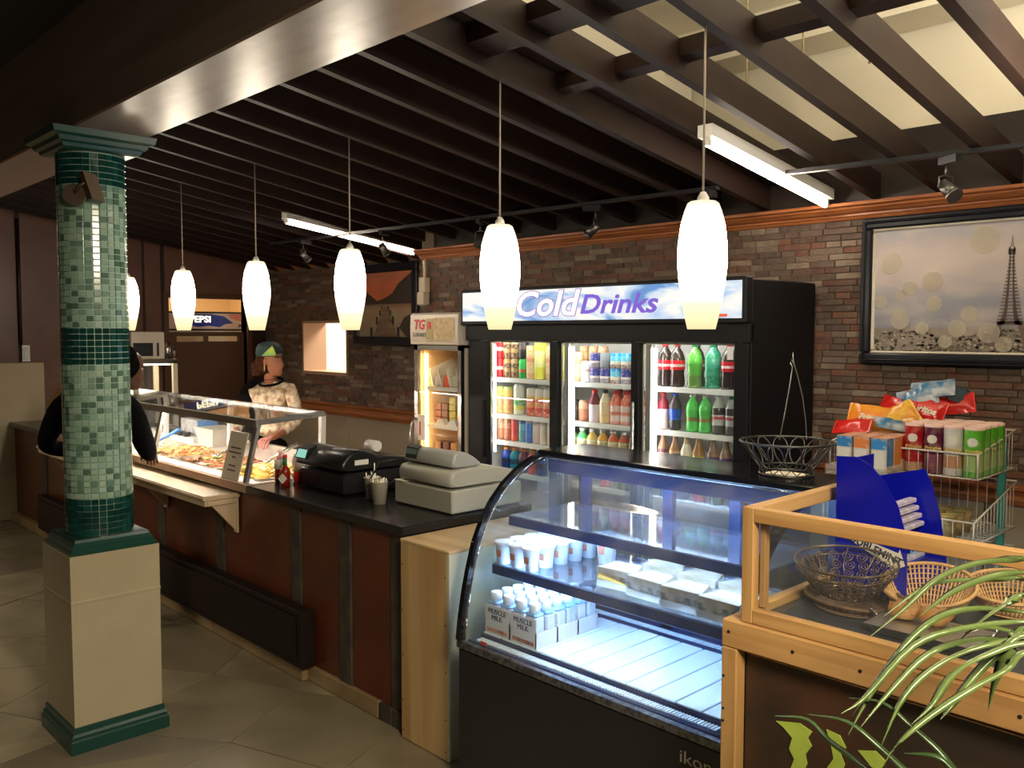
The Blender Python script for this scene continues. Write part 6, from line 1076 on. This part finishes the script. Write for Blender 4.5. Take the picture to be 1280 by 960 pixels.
def leaf(P, wmax, m_, rev=False):
    S = spline(P); n = len(S); vs = []; fs = []
    for i, p in enumerate(S):
        d = (S[min(i + 1, n - 1)] - S[max(i - 1, 0)]).normalized(); s_ = d.cross(Vector((.25, .5, 1))).normalized(); t = i / (n - 1); 
        if rev: t = 1 - t
        w_ = wmax * (max(.03, 1 - t ** 2.2)) * min(1, .45 + t * 3); u = s_.cross(d)
        vs += [p - s_ * w_ - u * w_ * .35, p + u * .0006, p + s_ * w_ - u * w_ * .35, p - u * .0008]
    for i in range(n - 1): b = i * 4; fs += [(b, b + 1, b + 5, b + 4), (b + 1, b + 2, b + 6, b + 5), (b + 2, b + 3, b + 7, b + 6), (b + 3, b, b + 4, b + 7)]
    m = MB(); m._add(vs, fs, True); return m.build('leaf', m_, pm)
for i, L_ in enumerate(leaves):
    if i in (11, 12, 13, 14): leaf(L_ + [(L_[-1][0] + .08, L_[-1][1] + .02, L_[-1][2] - .05)], .021, 'leaf_dark', True)
    else:
        P0 = Vector(L_[0]); hub = Vector((-.12, 1.42, 1.27)); leaf([tuple(hub.lerp(P0, .5) + Vector((0, 0, .02)))] + L_, .0135 if i < 3 else .0115, 'leaf')
MB().tube([(px_, py_, 1.1), (-.08, 1.32, 1.22), (-.12, 1.42, 1.27), (-.2, 1.5, 1.30)], .007, 6, r1=.004).build('frond_stalk', 'leaf_dark', pm)
rnd = random.Random(5)
for i in range(12):
    a = rnd.uniform(-.8, 2.4); l = rnd.uniform(.25, .4); p0 = Vector((-.09, 1.3, 1.15 + .012 * i)); leaf([p0, p0 + Vector((cos(a) * l * .5, sin(a) * l * .5, .12)), p0 + Vector((cos(a) * l, sin(a) * l, .05))], .008, 'leaf')

# ================================================================= PEOPLE
def skinned(name, joints, edges, m_, parent, sub=2, rootj=None, group_mats=None):
    """a body grown over a skeleton: joints {key: (pos, rx, ry)}, edges between keys"""
    keys = list(joints); idx = {k: i for i, k in enumerate(keys)}; me = bpy.data.meshes.new(name); off = rootloc(parent)
    me.from_pydata([Vector(joints[k][0]) - off for k in keys], [(idx[a], idx[b]) for a, b in edges], []); o = bpy.data.objects.new(name, me); COL.objects.link(o)
    md = o.modifiers.new('s', 'SKIN'); md.use_smooth_shade = True; md.branch_smoothing = .3; lay = me.skin_vertices[0] if me.skin_vertices else None
    if lay is None:
        bm = bmesh.new(); bm.from_mesh(me); bm.verts.layers.skin.verify(); bm.to_mesh(me); bm.free(); lay = me.skin_vertices[0]
    for k in keys: lay.data[idx[k]].radius = (joints[k][1], joints[k][2] if len(joints[k]) > 2 else joints[k][1]); lay.data[idx[k]].use_root = (k == (rootj or keys[0]))
    s = o.modifiers.new('u', 'SUBSURF'); s.levels = s.render_levels = sub
    dg = bpy.context.evaluated_depsgraph_get(); nm = bpy.data.meshes.new_from_object(o.evaluated_get(dg)); bpy.data.objects.remove(o); nm.materials.clear(); nm.materials.append(M[m_])
    for p in nm.polygons: p.use_smooth = True
    r = bpy.data.objects.new(name, nm); COL.objects.link(r); r.parent = parent; return r
mat('skin', (.38, .15, .08), .5); mat('skin_dark', (.09, .04, .025), .5); mat('hair_brown', (.045, .018, .010), .9, noise=(60, .6, (.10, .04, .02)), spec=.05); mat('hair_black', (.004, .0035, .0035), .9, spec=.05)
mat('blouse', (.80, .68, .50), .7, noise=(22, .9, (.30, .15, .07))); mat('cloth_black', (.005, .005, .006), .95, spec=.05); mat('cap_m', (.012, .03, .035), .6); mat('glove', (.55, .22, .18), .5); mat('lips', (.35, .08, .06), .5); mat('eye_w', (.32, .28, .25), .4)
B('cap_patch', [(0, (.02, .2, .12)), (.35, (.3, .5, .04)), (.7, (.65, .75, .08))], .075)
# frame of a body: origin on the floor, f = facing, s = the body's left side
def frame_of(o, ang):
    f = Vector((cos(ang), sin(ang), 0)); s = Vector((-sin(ang), cos(ang), 0))
    return lambda a, b, z: Vector(o) + f * a + s * b + Vector((0, 0, z))
def head_mesh(parent, c, ang, skin, scale=1.0, tilt=0):
    """c = centre of the head; built from latitude rings shaped into skull, brow, nose, lips, chin"""
    f = Vector((cos(ang), sin(ang), 0)); s = Vector((-sin(ang), cos(ang), 0)); u = Vector((0, 0, 1)); f2 = f * cos(tilt) - u * sin(tilt); u = u * cos(tilt) + f * sin(tilt); f = f2
    N = 28; rows = []
    prof = [(-.118, .018, .030, .040), (-.112, .034, .040, .045), (-.098, .044, .045, .046), (-.080, .053, .052, .040), (-.060, .060, .062, .030), (-.035, .066, .070, .018), (-.01, .072, .078, .010), (.015, .075, .084, .004), (.04, .077, .090, 0), (.065, .074, .090, -.002), (.088, .064, .080, -.004), (.105, .046, .058, -.006), (.115, .022, .03, -.006)]
    vs = []; fs = []
    for z, rx, ry, sh in prof:
        for i in range(N):
            a = 2 * pi * i / N; fx = cos(a) * ry + sh; sx = sin(a) * rx; fr = max(0, cos(a)); n = 0
            d = abs((a + pi) % (2 * pi) - pi)
            if d < .30 and -.045 < z < .03: n = {-.035: .030, -.01: .022, .015: .009}.get(z, 0) * (1 - d / .30)
            if d < .5 and z == -.060: n = .007 * (1 - d / .5)
            if d < .5 and z == -.098: n = .008 * (1 - d / .5)
            if .25 < d < .7 and z == .015: n = -.006
            if d < .8 and z == .04: n = .003
            p = f * (fx + n) + s * sx + u * z; vs.append(Vector(c) + p * scale)
    for k in range(len(prof) - 1):
        for i in range(N): j = (i + 1) % N; fs.append((k * N + i, k * N + j, (k + 1) * N + j, (k + 1) * N + i))
    fs += [tuple(range(N - 1, -1, -1)), tuple((len(prof) - 1) * N + i for i in range(N))]
    m = MB(); m._add(vs, fs, True); h = m.build('head', skin, parent)
    P = lambda a, b, z: Vector(c) + (f * a + s * b + u * z) * scale
    for sg in (-1, 1):
        MB().blob(P(-.005, sg * .076, -.005), .012, .012, .028, 8, 6).build('ear', skin, h); MB().blob(P(.076, sg * .031, .012), .010, .010, .007, 8, 6).build('eye', 'eye_w', h); MB().blob(P(.084, sg * .031, .012), .004, .004, .005, 6, 5).build('pupil', 'hair_black', h)
        MB().tube([P(.086, sg * .016, .032), P(.084, sg * .035, .036), P(.07, sg * .052, .03)], .0028, 5).build('eyebrow', 'hair_brown', h)
    MB().tube([P(.084, -.022, -.066), P(.092, 0, -.063), P(.084, .022, -.066)], .005, 6).build('mouth', 'lips', h)
    return h, P
def hand(parent, wrist, direction, up, skin, side=1, curl=.35):
    """palm and five separate bent fingers"""
    d = Vector(direction).normalized(); u = Vector(up).normalized(); s = d.cross(u).normalized(); u = s.cross(d); J = {}; E = []; w = Vector(wrist)
    J['w'] = (w, .022, .016); J['p'] = (w + d * .045, .034, .014); J['k'] = (w + d * .082, .036, .012); E += [('w', 'p'), ('p', 'k')]
    h = skinned('hand', J, E, skin, parent, 2, 'w')
    for i, (o_, l) in enumerate(((-.028, .062), (-.010, .075), (.009, .071), (.026, .055))):
        b = w + d * .075 + s * o_; p = [b]; a = 0
        for q in range(3): a += curl; p.append(p[-1] + (d * cos(a) - u * sin(a)) * (l * (.45, .32, .25)[q]))
        MB().tube(p, .0085, 7, r1=.0065).blob(p[-1], .0065, .0065, .0065, 7, 5).build('finger', skin, h)
    b = w + d * .02 + s * (-.026) * side; MB().tube([b, b + d * .025 - s * side * .022 - u * .006, b + d * .05 - s * side * .028 - u * .014, b + d * .066 - s * side * .022 - u * .02], .011, 7, r1=.007).build('thumb', skin, h)
    return h
# server behind the food table
W0 = (-5.735, 3.10, 0); wo = thing('person', 'server in a dark cap with a yellow patch and cream patterned blouse, looking right', 'person', W0); wa = radians(-62); p = frame_of(W0, wa)
J = {'pelvis': (p(0, 0, .93), .15, .11), 'waist': (p(.01, 0, 1.07), .125, .095), 'chest': (p(.02, 0, 1.20), .15, .105), 'upper': (p(.015, 0, 1.30), .13, .085), 'neckb': (p(.01, 0, 1.345), .06, .055),
     'ls': (p(0, .15, 1.30), .058), 'le': (p(.03, .235, 1.08), .044), 'lw': (p(.20, .20, 1.0), .034), 'rs': (p(0, -.15, 1.30), .058), 're': (p(.02, -.235, 1.08), .044), 'rw': (p(.20, -.17, 1.0), .034)}
tor = skinned('blouse', J, [('pelvis', 'waist'), ('waist', 'chest'), ('chest', 'upper'), ('upper', 'neckb'), ('upper', 'ls'), ('ls', 'le'), ('le', 'lw'), ('upper', 'rs'), ('rs', 're'), ('re', 'rw')], 'blouse', wo, 2, 'pelvis')
skinned('body', {'neckb': (p(.01, 0, 1.31), .055, .05), 'neck': (p(.015, 0, 1.37), .047, .047), 'nt': (p(.03, .01, 1.425), .045, .045)}, [('neckb', 'neck'), ('neck', 'nt')], 'skin', wo, 2, 'neckb')
skinned('trousers', {'pel': (p(0, 0, .96), .12, .105), 'cr': (p(0, 0, .86), .10, .10), 'lh': (p(0, .08, .70), .078), 'lk': (p(.02, .10, .48), .06), 'la': (p(-.01, .10, .10), .045), 'lt': (p(.13, .10, .035), .035), 'rh': (p(0, -.08, .70), .078), 'rk': (p(.02, -.10, .48), .06), 'ra': (p(-.01, -.10, .10), .045), 'rt': (p(.13, -.10, .035), .035)},
        [('pel', 'cr'), ('cr', 'lh'), ('lh', 'lk'), ('lk', 'la'), ('la', 'lt'), ('cr', 'rh'), ('rh', 'rk'), ('rk', 'ra'), ('ra', 'rt')], 'cloth_black', wo, 2, 'pel')
skinned('forearm', {'a': (p(.16, .21, 1.01), .034), 'b': (p(.33, .20, .985), .024)}, [('a', 'b')], 'skin', wo, 2, 'a'); skinned('forearm', {'a': (p(.16, -.185, 1.01), .034), 'b': (p(.30, -.10, .99), .024)}, [('a', 'b')], 'skin', wo, 2, 'a')
hand(wo, p(.32, .20, .987), p(1, .1, -.15) - Vector(W0) - Vector((0, 0, 0)), (0, 0, 1), 'glove', -1); hand(wo, p(.29, -.10, .99), p(1, .3, -.15) - Vector(W0), (0, 0, 1), 'glove', 1)
# black back and shoulder panels, black neckband
skinned('black_sleeve', {'a': (p(-.03, -.10, 1.33), .062), 's': (p(.0, -.175, 1.285), .082), 'e': (p(.02, -.245, 1.09), .064)}, [('a', 's'), ('s', 'e')], 'cloth_black', wo, 2, 'a'); skinned('black_back', {'a': (p(-.05, -.03, .98), .15, .085), 'b': (p(-.05, -.04, 1.15), .155, .09), 'c': (p(-.045, -.03, 1.30), .13, .07)}, [('a', 'b'), ('b', 'c')], 'cloth_black', wo, 2, 'a')
MB().tube([p(.01 + .078 * cos(t), .085 * sin(t), 1.345 - .025 * cos(t)) for t in [2 * pi * i / 24 for i in range(24)]], .009, 6, True).build('neckband', 'cloth_black', wo); MB().tube([p(.02 + .052 * cos(t), .052 * sin(t), 1.372 - .012 * cos(t)) for t in [2 * pi * i / 24 for i in range(24)]], .002, 5, True).build('necklace', 'hair_brown', wo)
ha = radians(28); hc = Vector(p(.03, .015, 1.492)); h, P = head_mesh(wo, hc, ha, 'skin', .9)
MB().blob(P(-.040, 0, -.005), .080, .080, .092, 16, 10, .05).build('hair', 'hair_brown', h); MB().blob(P(-.115, 0, -.055), .058, .058, .062, 12, 8, .15).build('hair_bun', 'hair_brown', h); MB().cyl(P(-.005, -.082, -.03), P(-.004, -.084, -.075), .004, n=6).build('earring', 'logo_gold2', h)
cp_ = MB(); cp_.lathe([(.088, 0), (.094, .02), (.090, .055), (.074, .085), (.04, .102), (.005, .106)], (hc.x - .014 * cos(ha), hc.y - .014 * sin(ha), hc.z + .036), 24, cap0=False).build('cap_crown', 'cap_m', h)
br = MB(); 
for k in range(1): br._add([P(.075 + .07 * cos(t) * (1 if j else .0), (.075 if j == 0 else .07) * sin(t), .048 + (0 if j == 0 else -.004)) for j in (0, 1) for t in [(-pi / 2 + pi * i / 12) for i in range(13)]], [(i, i + 1, 13 + i + 1, 13 + i) for i in range(12)], True)
br.build('cap_brim', 'cap_m', h)
a0 = ha - 1.5; pc_ = MB().lathe([(.0955, .008), (.0935, .05)], (hc.x - .008 * cos(ha), hc.y - .008 * sin(ha), hc.z + .048), 8, False, False, a0=a0, a1=a0 + .9)
vs = []; 
tri = [(a0 - .1, .004), (a0 + 1.0, .004), (a0 + .72, .078)]
def capP(a, z): r = .0965 - max(0, z - .05) * .55; return (hc.x - .008 * cos(ha) + r * cos(a), hc.y - .008 * sin(ha) + r * sin(a), hc.z + .037 + z)
pm2 = MB(); n_ = 8; V = []; Fc = []
for i in range(n_ + 1):
    t = i / n_; z = .004 + .072 * t; l = tri[0][0] + (tri[2][0] - tri[0][0]) * t; r = tri[1][0] + (tri[2][0] - tri[1][0]) * t
    for k in range(5): V.append(capP(l + (r - l) * k / 4, z))
for i in range(n_):
    for k in range(4): b = i * 5 + k; Fc.append((b, b + 1, b + 6, b + 5))
mat('cap_yellow', (.5, .62, .06), .5, noise=(14, .7, (.05, .32, .14))); pm2._add(V, Fc, True); pm2.build('cap_patch', 'cap_yellow', h)

# customer in black at the tray shelf, behind the tiled column
C0 = (-5.22, 1.70, 0); cu = thing('person', 'customer in black clothes with hair in a bun, standing behind the tiled column', 'person', C0); ca_ = radians(128); p = frame_of(C0, ca_)
J = {'pelvis': (p(0, 0, .90), .19, .14), 'waist': (p(.01, 0, 1.06), .18, .13), 'chest': (p(.03, 0, 1.20), .19, .13), 'upper': (p(.05, 0, 1.31), .165, .10), 'neckb': (p(.06, -.02, 1.37), .06, .055),
     'ls': (p(.04, .21, 1.28), .078), 'le': (p(.02, .32, 1.04), .058), 'lw': (p(.20, .20, .99), .038), 'rs': (p(.04, -.21, 1.28), .078), 're': (p(.02, -.32, 1.04), .058), 'rw': (p(.22, -.22, .97), .038)}
skinned('shirt', J, [('pelvis', 'waist'), ('waist', 'chest'), ('chest', 'upper'), ('upper', 'neckb'), ('upper', 'ls'), ('ls', 'le'), ('le', 'lw'), ('upper', 'rs'), ('rs', 're'), ('re', 'rw')], 'cloth_black', cu, 2, 'pelvis')
skinned('trousers', {'pel': (p(0, 0, .96), .13, .12), 'cr': (p(0, 0, .86), .11, .11), 'lh': (p(0, .085, .70), .08), 'lk': (p(.02, .11, .48), .066), 'la': (p(-.01, .11, .10), .05), 'lt': (p(.14, .12, .038), .038), 'rh': (p(0, -.085, .70), .08), 'rk': (p(.02, -.11, .48), .066), 'ra': (p(-.01, -.11, .10), .05), 'rt': (p(.14, -.12, .038), .038)},
        [('pel', 'cr'), ('cr', 'lh'), ('lh', 'lk'), ('lk', 'la'), ('la', 'lt'), ('cr', 'rh'), ('rh', 'rk'), ('rk', 'ra'), ('ra', 'rt')], 'cloth_black', cu, 2, 'pel')
skinned('body', {'neckb': (p(.06, -.05, 1.35), .055), 'nt': (p(.085, -.10, 1.43), .048)}, [('neckb', 'nt')], 'skin_dark', cu, 2, 'neckb'); hc = Vector(p(.11, -.15, 1.485)); h, P = head_mesh(cu, hc, radians(96), 'skin_dark', .98, tilt=.15)
MB().blob(P(-.035, 0, .025), .103, .103, .104, 18, 12, .02).build('hair', 'hair_black', h); MB().blob(P(-.045, -.075, .085), .052, .052, .05, 12, 8, .08).build('hair_bun', 'hair_black', h)
hand(cu, p(.19, .20, .99), p(1, -.4, -.1) - Vector(C0), (0, 0, 1), 'skin_dark', -1); hand(cu, p(.21, -.22, .97), p(1, .4, -.2) - Vector(C0), (0, 0, 1), 'skin_dark', 1)
# bag at the far end and small clutter
bg_ = thing('tote_bag', 'dark bag with a yellow-orange flap standing on the far left end of the worktop', 'bag', (-8.0, 2.39, CZ)); mat('bag_cloth', (.02, .025, .035), .6); mat('flap', (.62, .33, .06), .5)
MB().prism([(-8.32, CZ + .001), (-7.75, CZ + .001), (-7.75, 1.24), (-7.88, 1.20), (-8.24, 1.03)], 'y', 2.33, 2.45).build('bag_body', 'bag_cloth', bg_); MB().prism([(-8.26, 1.055), (-8.22, 1.035), (-7.95, 1.165), (-7.75, 1.22), (-7.75, 1.31), (-7.86, 1.26)], 'y', 2.32, 2.46).build('flap', 'flap', bg_)
